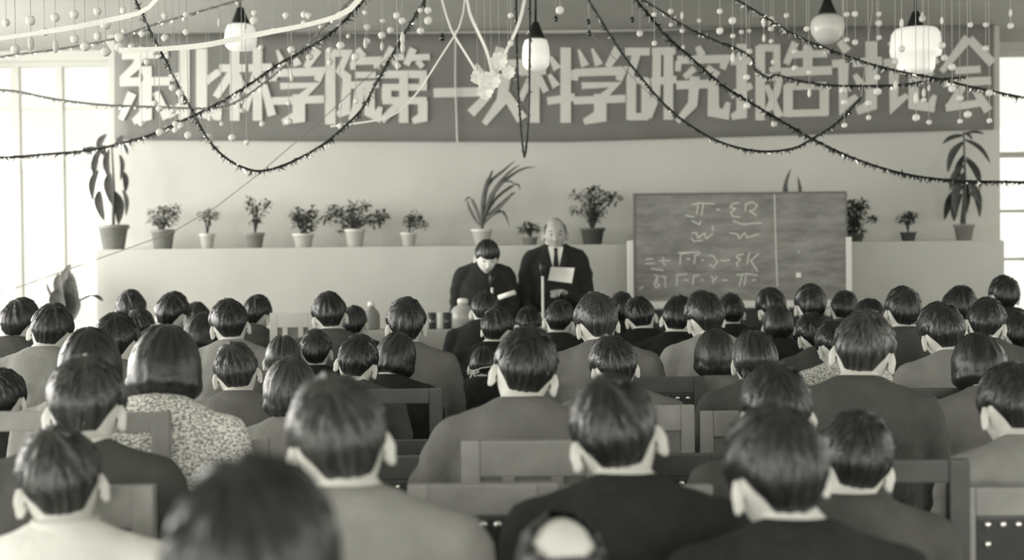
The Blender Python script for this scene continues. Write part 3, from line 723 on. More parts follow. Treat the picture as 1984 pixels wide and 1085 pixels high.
# ---------------------------------------------------------------- the audience, seen from behind
W_ = M_white
PPL = [
 # x, y(top of head), width px, hair, clothes, pose, label, options
 (36, 574, 74, 'crop', 'mid', 'rt', 'person with thick dark hair against the left window at the photo edge', dict(hv=2, hm=1)),
 (98, 580, 84, 'crop', 'light', 'tr', 'person in faded jacket in front of the dark potted plant by the left window', dict(hv=1, hm=1, jv=1)),
 (253, 560, 62, 'crop', 'mid', 'up', 'person with flat dark hair alone against the left end of the ledge', dict(hv=1, hm=1)),
 (330, 560, 64, 'crop', 'dark', 'rt', 'person with rounded dark hair in front of the faint bushy plant on the ledge', dict(hv=3)),
 (384, 580, 50, 'crop', 'mid', 'lt', 'person with small dark head just right of the rounded dark head', dict(hv=0)),
 (268, 592, 58, 'crop', 'mid', 'tl', 'person half hidden between two dark heads near the left end of the ledge', dict(hv=0)),
 (220, 597, 92, 'crop', 'grey', 'bow', 'person with broad dark head left of the speckled sweater row', dict(hv=4)),
 (445, 575, 80, 'crop', 'light', 'lt', 'person in pale jacket with thick black hair, left of the pale front chair', dict(hv=4, jv=0, hm=0)),
 (494, 567, 50, 'crop', 'mid', 'rt', 'person with tousled hair just behind the thick black hair, left of the pale front chair', dict(hv=1)),
 (638, 563, 76, 'crop', 'mid', 'lt', 'person with a stray tuft on the crown, right of the pale front chair', dict(hv=5, hm=1)),
 (686, 590, 44, 'crop', 'dark', 'up', 'person whose dark head shows behind the tufted one', dict(hv=0)),
 (787, 577, 88, 'crop', 'grey', 'up', 'person with thick flat-topped dark hair left of the glass flask on the table', dict(hv=5, hm=1)),
 (937, 558, 56, 'crop', 'dark', 'bow', 'person with wavy dark hair right in front of the younger speaker', dict(hv=3, hm=1)),
 (1026, 588, 58, 'crop', 'dark', 'bow', 'person with black head low below the older speaker, left of the microphone pole', dict(hv=0)),
 (1083, 577, 60, 'crop', 'dark', 'rt', 'person with black head below the sheet of paper in the older speaker hand', dict(hv=1)),
 (1158, 562, 88, 'crop', 'grey', 'lt', 'person with greying thick hair and bare nape in front of the left blackboard post', dict(hv=4, hm=2)),
 (1205, 563, 44, 'crop', 'black', 'up', 'person whose narrow dark head shows right of the greying head', dict(hv=0)),
 (1240, 568, 48, 'crop', 'black', 'tl', 'person in black jacket below the left corner of the blackboard', dict(hv=0, jv=0)),
 (1313, 567, 46, 'crop', 'black', 'rt', 'person in black jacket leaning in front of the left half of the blackboard rail', dict(hv=0, D=7.2)),
 (1368, 560, 76, 'crop', 'light', 'lt', 'person in pale jacket with a cowlick in front of the blackboard', dict(hv=4, hm=1, jv=1)),
 (1416, 566, 50, 'crop', 'dark', 'up', 'person with round black head just right of the cowlick', dict(hv=0)),
 (1497, 553, 60, 'crop', 'dark', 'tl', 'person with round black head above the braided hair, at the blackboard rail', dict(hv=2)),
 (1571, 550, 62, 'crop', 'black', 'up', 'person with broad topped black hair in front of the blackboard, left of its right post', dict(hv=2)),
 (1635, 558, 50, 'crop', 'mid', 'rt', 'person with faded-back hair under the right blackboard post', dict(hv=0, hm=1)),
 (1749, 553, 66, 'crop', 'mid', 'up', 'person with tall flat hair under the small potted plant right of the blackboard', dict(hv=3, hm=1)),
 (1858, 551, 66, 'crop', 'mid', 'rt', 'person with ragged dark hair under the big drooping plant on the right', dict(hv=5)),
 (1945, 532, 58, 'crop', 'dark', 'up', 'person sitting tallest with dark hair against the right end of the ledge', dict(hv=3)),
 (1690, 572, 62, 'crop', 'mid', 'bow', 'person with dark hair peeping over the big head in the grey jacket', dict(hv=1)),
 (1578, 598, 62, 'crop', 'mid', 'tl', 'person with low dark head between the braids and the big grey-jacketed man', dict(hv=0)),
 (1507, 588, 62, 'braid', 'dark', 'up', 'person with looped braids just below the round black head at the blackboard rail', dict(hm=1)),
 (1829, 577, 88, 'crop', 'light', 'tl', 'person in plain faded jacket with cropped hair under the big drooping plant', dict(hv=1, hm=1, jv=0)),
 (1908, 570, 66, 'crop', 'mid', 'rt', 'person with soft dark hair right of the plain faded jacket', dict(hv=3, hm=1)),
 (1972, 603, 60, 'crop', 'dark', 'up', 'person with dark hair under the tallest head at the right photo edge', dict(hv=1)),
 (1904, 639, 88, 'bob', 'grey', 'bow', 'person with smooth black bob low in front of the right-hand wall', dict(hm=0, hv=1)),
 (1762, 592, 56, 'crop', 'black', 'up', 'person with dark wavy head and pale wrinkled nape right of the big head', dict(hv=3)),
 (1668, 592, 142, 'crop', 'mid', 'rt', 'person with big head and pale left ear in a broad smooth grey jacket', dict(hv=1, hm=2, jv=0, yaw=-8)),
 (960, 592, 60, 'crop', 'black', 'rt', 'person with wavy hair in black jacket just beyond the broad-headed man in centre', dict(hv=2, hm=1)),
 (1021, 622, 133, 'crop', 'grey', 'tr', 'person in wrinkled grey jacket with both pale ears showing, sitting in the panelled chair', dict(hv=1, hm=0, arm='wide', jv=1, yaw=4)),
 (1192, 640, 98, 'crop', 'grey', 'lt', 'person in smooth pale jacket with round dark head before the biggest central head', dict(hv=0, hm=1, jv=0)),
 (1188, 712, 188, 'crop', 'dark', 'tl', 'person with very large protruding pale ear and dark jacket filling the lower centre', dict(hv=1, hm=1, jv=0, yaw=-3)),
 (313, 622, 130, 'bob', 'knit', 'bow', 'person in pale flecked sweater with bobbed dark hair', dict(hm=1, jv=2, hv=0)),
 (386, 603, 62, 'bob', 'mid', 'rt', 'person with bobbed hair and pale ear right of the flecked sweater', dict(hm=0, hv=0)),
 (457, 655, 103, 'crop', 'grey', 'lt', 'person with swirling crown in grey jacket right of the flecked sweater', dict(hv=0, hm=2, jv=0)),
 (160, 676, 158, 'crop', 'mid', 'bow', 'person with large round head and white shirt showing at the collar, left side', dict(hv=4, hm=2, jv=1, collar=W_)),
 (172, 638, 122, 'bob', 'light', 'up', 'person with soft bobbed hair behind the large round head on the left', dict(hm=1, hv=0)),
 (690, 640, 98, 'crop', 'mid', 'tr', 'person with white shirt collar and slanting dark hairline beyond the whorled head', dict(hv=3, collar=W_, jv=1)),
 (546, 640, 76, 'braid', 'mid', 'bow', 'person with light parted hair left of the white-collared neck', dict(hm=2)),
 (612, 636, 72, 'crop', 'dark', 'up', 'person with dark blurred hair left of the white-collared neck', dict(hv=3, hm=1)),
 (764, 640, 92, 'bob', 'dark', 'tr', 'person with long dark bob right of the white-collared neck', dict(hm=1, hv=2)),
 (660, 708, 212, 'crop', 'light', 'lt', 'person with huge dark whorled head and pale nape left of centre', dict(hv=0, hm=2, jv=1)),
 (563, 694, 118, 'bob', 'light', 'up', 'person with blurred light hair hidden behind the huge whorled head', dict(hm=2, hv=1)),
 (118, 815, 168, 'crop', 'white', 'lt', 'person in white shirt with blurred head and pale right ear in the lower left corner', dict(hv=1, hm=2, jv=1, collar=W_)),
 (478, 846, 372, 'crop', 'mid', 'bow', 'person nearest the camera with a huge blurred dark head at the bottom left', dict(hv=0, hm=1)),
 (1094, 972, 175, 'rim', 'mid', 'bow', 'person leaning back at the very bottom with a bald pale crown ringed by dark hair', dict(hm=0, D=1.95)),
 (1511, 690, 152, 'crop', 'mid', 'bow', 'person with dark shiny head behind the two near heads on the right', dict(hv=1, hm=1)),
 (1512, 778, 205, 'crop', 'dark', 'lt', 'person with large dark blurred head and pale left ear in the lower right', dict(hv=5, hm=1, jv=0)),
 (1662, 785, 150, 'crop', 'mid', 'tr', 'person with two glaring pale ears next to the large dark blurred head', dict(hv=1, hm=1, jv=1)),
 (1975, 690, 128, 'crop', 'light', 'bow', 'person in pale jacket cut off by the right edge, above the nailed chair', dict(hv=1, hm=1, jv=1)),
 (934, 664, 72, 'braid', 'dark', 'bow', 'person with a white ribbon bow in the hair beside the broad-headed man', dict(hm=0, ribbon=1)),
 (1386, 640, 84, 'bob', 'grey', 'up', 'person with dark bobbed hair in pale jacket right of the row of chair nails', dict(hm=1, jv=0, hv=3)),
 (1466, 628, 90, 'braid', 'mid', 'bow', 'person with centre-parted braided hair right of the dark bob', dict(hm=1)),
 (6, 712, 84, 'crop', 'dark', 'up', 'person with dark head cut off by the left edge beside the large round head', dict(hv=0, D=3.9)),
 (1620, 613, 72, 'crop', 'knit', 'lt', 'person with dark tilted head and speckled clothes touching the big grey-jacketed man', dict(hv=0)),
 (865, 668, 60, 'crop', 'dark', 'up', 'person with small dark head low between the flask and the ribbon bow', dict(hv=0, D=5.3)),
]
PPL = [q for q in PPL if 'small dark head low' not in q[6]]
PD = []
for q in PPL: PD.append(q[7].get('D') or tune(q[0], q[1], q[2])[0])
D0 = list(PD)
for it in range(400):
    mv = 0
    for i in range(len(PPL)):
        for j in range(i + 1, len(PPL)):
            dx = abs(P(PPL[i][0], 500, PD[i]).x - P(PPL[j][0], 500, PD[j]).x); dy = PD[j] - PD[i]
            if dx < .43 and abs(dy) < .66:
                if dx > .36 and abs(dy) < .2: continue
                push = (.66 - abs(dy)) * .12; sg = 1 if dy >= 0 else -1
                a, b = (i, j) if sg > 0 else (j, i)
                wn, wf = PD[a] ** 4, PD[b] ** 4
                PD[a] -= push * wn / (wn + wf); PD[b] += push * wf / (wn + wf); mv += 1
    for i in range(len(PPL)):
        PD[i] = min(8.0, max(D0[i] * (.985 if D0[i] < 3.3 else .87), min(D0[i] * (1.015 if D0[i] < 3.3 else 1.15), PD[i])))
for q, dd in zip(PPL, PD):
    k = dict(q[7]); rib = k.pop('ribbon', 0); k['D'] = dd
    o = person(*q[:7], **k)
    if rib:
        hh = [c for c in o.children if c.name.startswith('hair')][0]
        link('ribbon', BOW, M_white, hh, Matrix.Translation((-.05, -.088, -.045)))
        mb = MB(); mb.tube([(-.05, -.088, -.045), (0, -.105, -.025), (.06, -.08, -.01)], [.004] * 3, 6); mb.build('ribbon', M_white, hh)

# ---------------------------------------------------------------- chairs
CM_ = {}
def cmesh(key, fn):
    if key not in CM_: CM_[key] = fn()
    return CM_[key]
def boxme(d, bv=.004):
    return cmesh(('b',) + tuple(round(x, 3) for x in d) + (bv,), lambda: bevel(MB().box((0, 0, 0), d).me('piece'), bv))
def part(name, d, loc, m, par, bv=.004): return link(name, boxme(d, bv), m, par, Matrix.Translation(loc))
NAIL = MB().lathe([(.009, 0), (.009, .002), (.0065, .005), (.002, .0066)], seg=10).me('nail', True)
def chair(name, kind, loc, s, wid, topz, label, group=None, m=None, cat='chair', rz=0):
    """Chair with its back towards -Y; topz is the height of the back (before scaling by s)."""
    m = m or M_wood
    e = empty(name, loc, rz, label=label, cat=cat, group=group); e.scale = (s, s, s)
    h = wid / 2
    part('seat', (wid, .42, .03), (0, .03, .332), m, e, .008)
    for sx in (-1, 1):
        part('leg', (.035, .035, .317), (sx * (h - .02), .215, .1585), m, e)
        part('leg', (.035, .035, .317), (sx * (h - .02), -.205, .1585), m, e)
        part('back_post', (.045, .032, topz - .317), (sx * (h - .0225), -.225, .317 + (topz - .317) / 2), m, e)
    part('stretcher', (wid - .08, .02, .03), (0, .215, .22), m, e)
    if kind == 'panel':
        part('top_rail', (wid - .09, .030, .085), (0, -.225, topz - .043), m, e)
        part('lower_rail', (wid - .09, .028, .05), (0, -.225, topz - .36), m, e)
        for f in (-.17, .17): part('muntin', (.030, .026, .25), (f * wid, -.225, topz - .21), m, e)
        for f, ww in ((-.31, .22), (0, .28), (.31, .22)): part('back_panel', (ww * wid, .010, .26), (f * wid, -.22, topz - .21), M_panelw, e, .002)
    elif kind == 'nail':
        part('top_rail', (wid - .09, .034, .065), (0, -.225, topz - .033), m, e)
        part('backrest', (wid - .09, .036, .34), (0, -.222, topz - .235), M_leather, e, .008)
        n = 7
        for i in range(n):
            link('nail', NAIL, M_nail, e, Matrix.Translation((-(h - .07) + (wid - .14) * i / (n - 1), -.2415, topz - .085)) @ Matrix.Rotation(R(90), 4, 'X'))
        for sx in (-1, 1):
            for i in (1, 2, 3): link('nail', NAIL, M_nail, e, Matrix.Translation((sx * (h - .07), -.2415, topz - .085 - .045 * i)) @ Matrix.Rotation(R(90), 4, 'X'))
    else:
        part('top_rail', (wid - .09, .026, .05), (0, -.225, topz - .026), m, e)
        part('lower_rail', (wid - .09, .024, .05), (0, -.225, topz - .20), m, e)
    return e
EXPL = []
def pxchair(x0, x1, y, D, kind, label, m=None):
    a = P((x0 + x1) / 2, y, D); wd = (x1 - x0) * D / F
    chair('chair', kind, (a.x, D + .24, 0), 1.0, wd, a.z, label, m=m); EXPL.append((a.x, D + .24))
pxchair(893, 1172, 854, 3.05, 'panel', 'light wooden chair with three recessed back panels behind the wrinkled grey jacket', M_wood)
pxchair(789, 1083, 939, 2.74, 'nail', 'wooden chair with bright round nails under its top rail, left of the lower-centre dark jacket', M_wood)
pxchair(1086, 1382, 943, 2.74, 'panel', 'wooden chair whose plain corner shows right of the lower-centre dark jacket', M_wood)
pxchair(1128, 1346, 786, 4.3, 'panel', 'panelled chair corner just right of the biggest central head', M_wood)
pxchair(1356, 1575, 796, 4.3, 'panel', 'panelled chair with a dark opening below the pale jacket and dark bob', M_wood)
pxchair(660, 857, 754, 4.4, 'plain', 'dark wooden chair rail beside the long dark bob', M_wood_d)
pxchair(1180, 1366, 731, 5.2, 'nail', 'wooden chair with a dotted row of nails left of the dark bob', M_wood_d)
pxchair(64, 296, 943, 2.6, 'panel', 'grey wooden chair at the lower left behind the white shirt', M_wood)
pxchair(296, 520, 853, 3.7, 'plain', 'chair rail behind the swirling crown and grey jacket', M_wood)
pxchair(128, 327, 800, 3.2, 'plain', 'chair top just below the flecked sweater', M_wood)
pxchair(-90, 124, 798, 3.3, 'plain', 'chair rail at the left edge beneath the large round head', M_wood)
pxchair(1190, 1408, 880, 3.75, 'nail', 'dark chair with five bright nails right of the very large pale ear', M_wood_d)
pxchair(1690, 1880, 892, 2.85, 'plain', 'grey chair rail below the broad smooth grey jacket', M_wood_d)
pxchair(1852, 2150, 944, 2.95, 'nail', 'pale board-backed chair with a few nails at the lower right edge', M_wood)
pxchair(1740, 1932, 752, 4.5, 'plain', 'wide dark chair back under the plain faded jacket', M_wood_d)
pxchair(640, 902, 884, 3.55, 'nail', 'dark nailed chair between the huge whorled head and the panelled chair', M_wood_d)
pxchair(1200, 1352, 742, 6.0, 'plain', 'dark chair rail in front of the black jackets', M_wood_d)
for (x, D, s, o) in PEOPLE_POS:
    if any(abs(x - a) < .30 and abs(D - b) < .45 for a, b in EXPL): continue
    lb = ('low chair of the ' + o['label'].replace('person with ', 'listener with ').replace('person ', 'listener ')).split()[:15]
    while lb[-1].strip(',') in 'of the a and in with left right at to by on under above behind over just below beside front both'.split(): lb.pop()
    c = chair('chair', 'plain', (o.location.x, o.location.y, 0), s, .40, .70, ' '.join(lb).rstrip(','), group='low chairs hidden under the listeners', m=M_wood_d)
    c.rotation_euler.z = o.rotation_euler.z
pass
# pale chair at the front, turned towards the audience
a = P(580, 603, 7.75)
chair('chair', 'panel', (a.x, 7.75, 0), 1.0, .27, a.z, 'pale panelled chair standing at the front against the ledge, left of the stray tuft', m=M_frame)

# ---------------------------------------------------------------- the two speakers
def speaker(px, pytop, D, J, pose, hairk, hv, hm, tone, label, sH, curl, suit):
    p = P(px, pytop, D); piv = Vector((0, -.012, 1.455)); hc = Vector((0, .026, 1.572 if suit else 1.545))
    HM = head_matrix(pose, piv, hc)
    s = p.z / sH
    o = link('person', body_mesh(J, HM, curl, M_skin2 if suit else None), None); o.location = (p.x, D, 0); o.rotation_euler = (0, 0, PI); o.scale = (s, s, s)
    tag(o, label, 'person')
    link('hair', get_hair(hairk, hv), H[hm], o, HM)
    link('jacket', jacket_mesh(J, 5, bulk=.010, collar=not suit, coat=.12), CL[tone], o)
    link('trousers', trouser_mesh(J), M_trous, o)
    for sx in (-1, 1): link('shoe', SHOE, M_shoe, o, Matrix.Translation((sx * .10, 0, 0)))
    if suit:
        nb = J['torso'][-1]
        link('collar', collar_mesh((0, nb[1], nb[2] - .01), .063, .062), M_white, o)
        mb = MB()   # white shirt front, then the two lapels and the tie over it
        mb.add([(-.052, .105, 1.475), (.052, .105, 1.475), (.0, .150, 1.24), (-.045, .06, 1.485), (.045, .06, 1.485), (0, .10, 1.24)], [(0, 2, 1), (3, 4, 5), (0, 1, 4, 3), (1, 2, 5, 4), (2, 0, 3, 5)]); mb.build('shirt', M_white, o)
        mb = MB()
        mb.tube([(0, .112, 1.462), (0, .119, 1.445)], [(.015, .010), (.010, .008)], 8)
        mb.tube([(0, .122, 1.440), (0, .146, 1.34), (0, .154, 1.25)], [(.010, .004), (.021, .004), (.026, .004)], 8); mb.build('tie', CL['dark'], o)
        for s_ in (-1, 1):
            mb = MB(); mb.add([(s_ * .050, .100, 1.478), (s_ * .088, .108, 1.40), (s_ * .070, .128, 1.37), (0, .158, 1.215), (s_ * .008, .156, 1.23), (s_ * .045, .06, 1.478)], [(0, 1, 2, 3, 4), (5, 1, 0)])
            mb.build('lapel', CL[tone], o)
    return o, s
# older man in dark suit: left hand (screen right) holds the sheet
D1 = 9.35
JA = standing({1: [(.166, -.012, 1.385), (.198, -.01, 1.27), (.212, .02, 1.14), (.20, .12, 1.06), (.15, .21, 1.03)],
               -1: [(-.166, -.012, 1.385), (-.198, -.02, 1.27), (-.210, .0, 1.13), (-.16, .15, 1.12), (-.065, .245, 1.16)]})
o1, s1 = speaker(1075, 418, D1, JA, 'level', 'bald', 0, 2, 'dark', 'person with thin grey hair in dark suit and tie, standing reading a sheet', 1.695, 30, True)
# younger man, head bowed
D2 = 9.2
JB = standing({1: [(.166, -.012, 1.385), (.195, -.02, 1.27), (.205, .0, 1.13), (.17, .15, 1.09), (.10, .25, 1.08)],
               -1: [(-.166, -.012, 1.385), (-.195, -.02, 1.27), (-.205, .0, 1.13), (-.19, .15, 1.07), (-.14, .25, 1.07)]})
o2, s2 = speaker(938, 464, D2, JB, 'read', 'fringe', 5, 0, 'dark', 'person with black hair in dark buttoned jacket, standing with head bowed over papers', 1.66, 30, False)
for k in range(3):
    mb = MB(); mb.lathe([(.009, 0), (.009, .003), (.004, .005)], seg=8); mb.build('button', M_cap, o2).matrix_local = Matrix.Translation((0, .148, 1.38 - .1 * k)) @ Matrix.Rotation(R(-90), 4, 'X')
def sheet(name, pts, D, lab, curlz=.02, th=.0015, tilt=0):
    V = []; n = 8
    quad = [P(x, y, D) for x, y in pts]   # tl, tr, br, bl
    for side in (0, 1):
        for i in range(n + 1):
            for j in range(n + 1):
                u, v = i / n, j / n; p = quad[0].lerp(quad[1], u).lerp(quad[3].lerp(quad[2], u), v)
                p.y += curlz * math.sin(u * PI) + side * th + tilt * (v - .5); V.append(p)
    K = (n + 1) ** 2; Fc = []
    for i in range(n):
        for j in range(n):
            a = i * (n + 1) + j; b = a + n + 1; Fc += [(a, b, b + 1, a + 1), (K + a, K + a + 1, K + b + 1, K + b)]
    return tag(link(name, mesh(name, V, Fc, True), M_paper), lab, 'paper')
sheet('paper', [(1067, 517), (1113, 519), (1108, 549), (1062, 543)], D1 - .29, 'white sheet of paper held up in the older speaker hand', .02, tilt=.05)
mb = MB(); a, b = P(966, 577, D2 - .33), P(998, 566, D2 - .36)
mb.tube([a, b], [.017, .017], 12, caps=False)
tag(mb.build('rolled_paper', M_paper, None, True), 'white rolled papers held by the younger speaker with bowed head', 'paper')
def mic(px, pyt, D, label, white_from):
    p = P(px, pyt, D); e = empty('microphone_stand', (p.x, D, 0), label=label, cat='microphone')
    mb = MB(); mb.lathe([(.13, 0), (.13, .012), (.05, .03), (.012, .04)], seg=20); mb.build('base', M_cap, e, True)
    zt = p.z; zw = P(px, white_from, D).z
    mb = MB(); mb.tube([(0, 0, .03), (0, 0, zw)], [.010, .009], 10, caps=False); mb.build('pole', M_post, e, True)
    mb = MB(); mb.tube([(0, 0, zw), (0, -.01, zt - .06)], [.012, .014], 10, caps=False); mb.build('clamp', M_post, e, True)
    mb = MB(); mb.lathe([(.010, -.07), (.014, -.06), (.022, -.035), (.024, -.005), (.02, .022), (.008, .034)], (0, -.01, zt - .034), 16); mb.build('microphone_head', M_cap, e, True)
    return e
mic(1051, 506, 8.99, 'microphone on a pale upright pole in front of the older speaker', 522)
mic(953, 528, 8.96, 'dark microphone on a short bright stem in front of the bowed younger speaker', 548)

# ---------------------------------------------------------------- table with flasks and cups
YT = 8.76
tx0, tx1 = P(596, 640, YT).x, P(1232, 640, YT).x; tz = P(860, 640, YT - .13).z
e = empty('table', ((tx0 + tx1) / 2, YT, 0), label='long table with pale cloth in front of the speakers', cat='table')
hw = (tx1 - tx0) / 2
part('tabletop', (2 * hw, .24, .03), (0, 0, tz - .02), M_wood, e)
for sx in (-1, 1):
    for sy in (-1, 1): part('leg', (.05, .05, tz - .035), (sx * (hw - .06), sy * .09, (tz - .035) / 2), M_wood, e)
V = []; n = 60; prof = [(.13, -.30), (.13, -.01), (.125, .0), (-.125, .0), (-.13, -.01), (-.13, -.52)]
for i in range(n + 1):
    for (yy, zz) in prof:
        q = .008 * math.sin(i * 1.1) if zz < -.1 else 0
        V.append(((tx0 + tx1) / 2 - hw - .01 + (2 * hw + .02) * i / n, YT + yy + (q if yy > 0 else -abs(q)), tz + .002 + zz))
m_ = len(prof); Fc = [(i * m_ + j, i * m_ + j + 1, (i + 1) * m_ + j + 1, (i + 1) * m_ + j) for i in range(n) for j in range(m_ - 1)]
tc_ = link('tablecloth', mesh('tablecloth', V, Fc, True), M_cloth); tag(tc_, 'pale cloth hanging over the long table before the speakers', 'tablecloth')
sm = tc_.modifiers.new('t', 'SOLIDIFY'); sm.thickness = .003; sm.offset = 1
def on_table(px, D=None): D = D or YT; return Vector((P(px, 640, D).x, D, tz + .006))
def flask(px, r, h, label, m):
    p = on_table(px, YT - .02); e = empty('flask', p, label=label, cat='flask')
    mb = MB(); mb.lathe([(r * .8, 0), (r, .01), (r, h * .55), (r * .75, h * .75), (r * .4, h * .85), (r * .38, h * .92)], seg=20); mb.build('body', m, e, True)
    mb = MB(); mb.lathe([(r * .36, h * .92), (r * .42, h * .93), (r * .42, h * 1.04), (r * .3, h * 1.10)], seg=14); mb.build('stopper', M_post, e, True)
flask(720, .058, .17, 'grey flask with a white stopper left of the thick flat-topped head', M_pot_m)
M_clear = mat('frosted_flask', .38, rough=.25, spec=.6, var=.1, scale=30)
flask(897, .088, .185, 'large pale flask with a white stopper in front of the younger speaker', M_clear)
for i, (px, lab) in enumerate(((838, 'dark drinking glass next to the thick flat-topped head'), (853, 'pale cup standing between two dark glasses'), (866, 'dark glass touching the large pale flask'))):
    p = on_table(px, YT - .05); mb = MB(); mb.lathe([(.022, 0), (.026, .004), (.030, .11), (.027, .11), (.023, .008)], seg=16)
    o = mb.build('cup', M_post if i == 1 else M_brown, None, True); o.location = p; tag(o, lab, 'cup')

# ---------------------------------------------------------------- blackboard
def board_mat():
    m = bpy.data.materials.new('dusty_blackboard'); m.use_nodes = True; nt = m.node_tree; b = nt.nodes['Principled BSDF']; L = nt.links.new
    tc = nt.nodes.new('ShaderNodeTexCoord'); mp = nt.nodes.new('ShaderNodeMapping'); mp.inputs['Scale'].default_value = (1.3, 1, 5)
    n = nt.nodes.new('ShaderNodeTexNoise'); n.inputs['Scale'].default_value = 2.6; n.inputs['Detail'].default_value = 7; n.inputs['Roughness'].default_value = .65
    r = nt.nodes.new('ShaderNodeValToRGB'); r.color_ramp.elements[0].position = .34; r.color_ramp.elements[1].position = .68
    r.color_ramp.elements[0].color = G(.17); r.color_ramp.elements[1].color = G(.32)
    L(tc.outputs['Object'], mp.inputs['Vector']); L(mp.outputs['Vector'], n.inputs['Vector']); L(n.outputs['Fac'], r.inputs['Fac']); L(r.outputs['Color'], b.inputs['Base Color'])
    b.inputs['Roughness'].default_value = .85
    return m
YBB = 9.86
def bp(x, y, d=0): return P(x, y, YBB - d)
b0, b1 = bp(1229, 376), bp(1637, 374); z1b, z0b = (bp(1430, 376)).z, bp(1430, 584).z
e = empty('blackboard', ((b0.x + b1.x) / 2, YBB, 0), label='large dusty blackboard with chalk formulas on a pale stand', cat='blackboard')
cx = (b0.x + b1.x) / 2; ww = b1.x - b0.x
o = link('board', bevel(MB().box((0, 0, 0), (ww, .03, z1b - z0b)).me('board'), .003), board_mat(), e, Matrix.Translation((0, 0, (z0b + z1b) / 2)))
for nm, d, c in (('frame_strip', (ww + .02, .04, .018), (0, 0, z1b + .004)), ('frame_strip', (.014, .04, z1b - z0b), (-ww / 2 - .004, 0, (z0b + z1b) / 2)), ('frame_strip', (.014, .04, z1b - z0b), (ww / 2 + .004, 0, (z0b + z1b) / 2))):
    part(nm, d, c, M_board_f if False else mat('board_frame', .17, .7), e, .002)
zr = bp(1430, 589).z
part('chalk_rail', (ww + .10, .07, .052), (0, -.02, zr), M_post, e)
for px, pt in ((1221, 466), (1643, 459)):
    q = bp(px, pt); part('stand_post', (.045, .05, q.z - .05), (q.x - cx, 0, .05 + (q.z - .05) / 2), M_post, e, .006)
    part('foot', (.06, .40, .05), (q.x - cx, 0, .025), M_darkw, e, .008)
part('stretcher', (ww + .05, .03, .06), (0, 0, .35), M_darkw, e)
part('kick_board', (ww + .06, .02, .30), (0, .0, zr - .19), M_darkw, e)
S = lambda L: [(1200 + x * .258, 340 + y * .258) for x, y in L]
chalk = [
 [(548, 218), (598, 206), (712, 212)], [(592, 214), (580, 290)], [(630, 214), (616, 300)], [(732, 256), (752, 256)],
 [(900, 204), (850, 212), (834, 238), (872, 250), (838, 276), (852, 308), (905, 312)], [(945, 268), (950, 214), (1000, 198), (1036, 224), (1012, 258), (978, 268), (1030, 300)], [(858, 342), (920, 366), (1065, 356)],
 [(545, 338), (602, 370), (612, 342)], [(700, 380), (702, 416)], [(500, 300), (560, 312)],
 [(546, 434), (580, 428), (590, 470), (640, 432), (650, 476), (700, 440)], [(540, 470), (560, 496), (625, 486)], [(830, 432), (888, 440), (900, 474), (940, 430), (960, 468), (1044, 440)],
 [(200, 630), (252, 625)], [(200, 662), (262, 660)], [(330, 612), (330, 664), (350, 672)], [(304, 640), (378, 638)],
 [(455, 672), (460, 590), (532, 580)], [(505, 628), (532, 626)], [(562, 662), (570, 600), (606, 588)], [(620, 636), (632, 638)],
 [(678, 600), (706, 606), (736, 650), (704, 690), (680, 668)], [(760, 634), (790, 642), (826, 634)], [(932, 590), (886, 600), (880, 616), (912, 630), (880, 660), (890, 684)],
 [(975, 580), (960, 664)], [(1046, 588), (986, 640), (1036, 716)], [(440, 580), (600, 576)],
 [(262, 748), (292, 756), (268, 790), (302, 830), (274, 842), (262, 812), (292, 780)], [(312, 756), (344, 762), (346, 840)], [(240, 700), (330, 712)],
 [(430, 832), (436, 745), (508, 740)], [(490, 786), (516, 786)], [(550, 822), (560, 756), (596, 746)], [(616, 786), (628, 786)], [(692, 756), (706, 782)], [(732, 758), (698, 806)], [(772, 786), (812, 786)],
 [(884, 746), (960, 738), (1036, 750)], [(922, 750), (900, 830)], [(952, 750), (936, 830)], [(1000, 786), (1022, 784)],
 [(1165, 142), (1174, 500), (1186, 832)], [(150, 850), (176, 838)], [(1340, 566), (1350, 576)],
]
yb = YBB - .016
for st in chalk:
    st = S(st); pts = [P(x, y, yb - .001) for x, y in st]; mb = MB(); ln = len(pts)
    for i in range(ln - 1):
        d = (pts[i + 1] - pts[i]).normalized(); n_ = Vector((-d.z, 0, d.x)) * .0048; ex = d * .003; k = -.0002 * (i % 2)
        q = [pts[i] - ex + n_, pts[i + 1] + ex + n_, pts[i + 1] + ex - n_, pts[i] - ex - n_]
        V = [v + Vector((0, k, 0)) for v in q] + [v + Vector((0, .0011, 0)) for v in q]
        mb.add(V, [(0, 1, 2, 3), (4, 7, 6, 5), (0, 4, 5, 1), (1, 5, 6, 2), (2, 6, 7, 3), (3, 7, 4, 0)])
    o = mb.build('chalk_stroke', M_chalk, e); o.location = -Vector(e.location)
q = P(1547, 533, yb); o = link('paper_scrap', MB().box((0, 0, 0), (.038, .002, .036)).me('paper_scrap'), M_paper, e, Matrix.Translation(q - e.location))

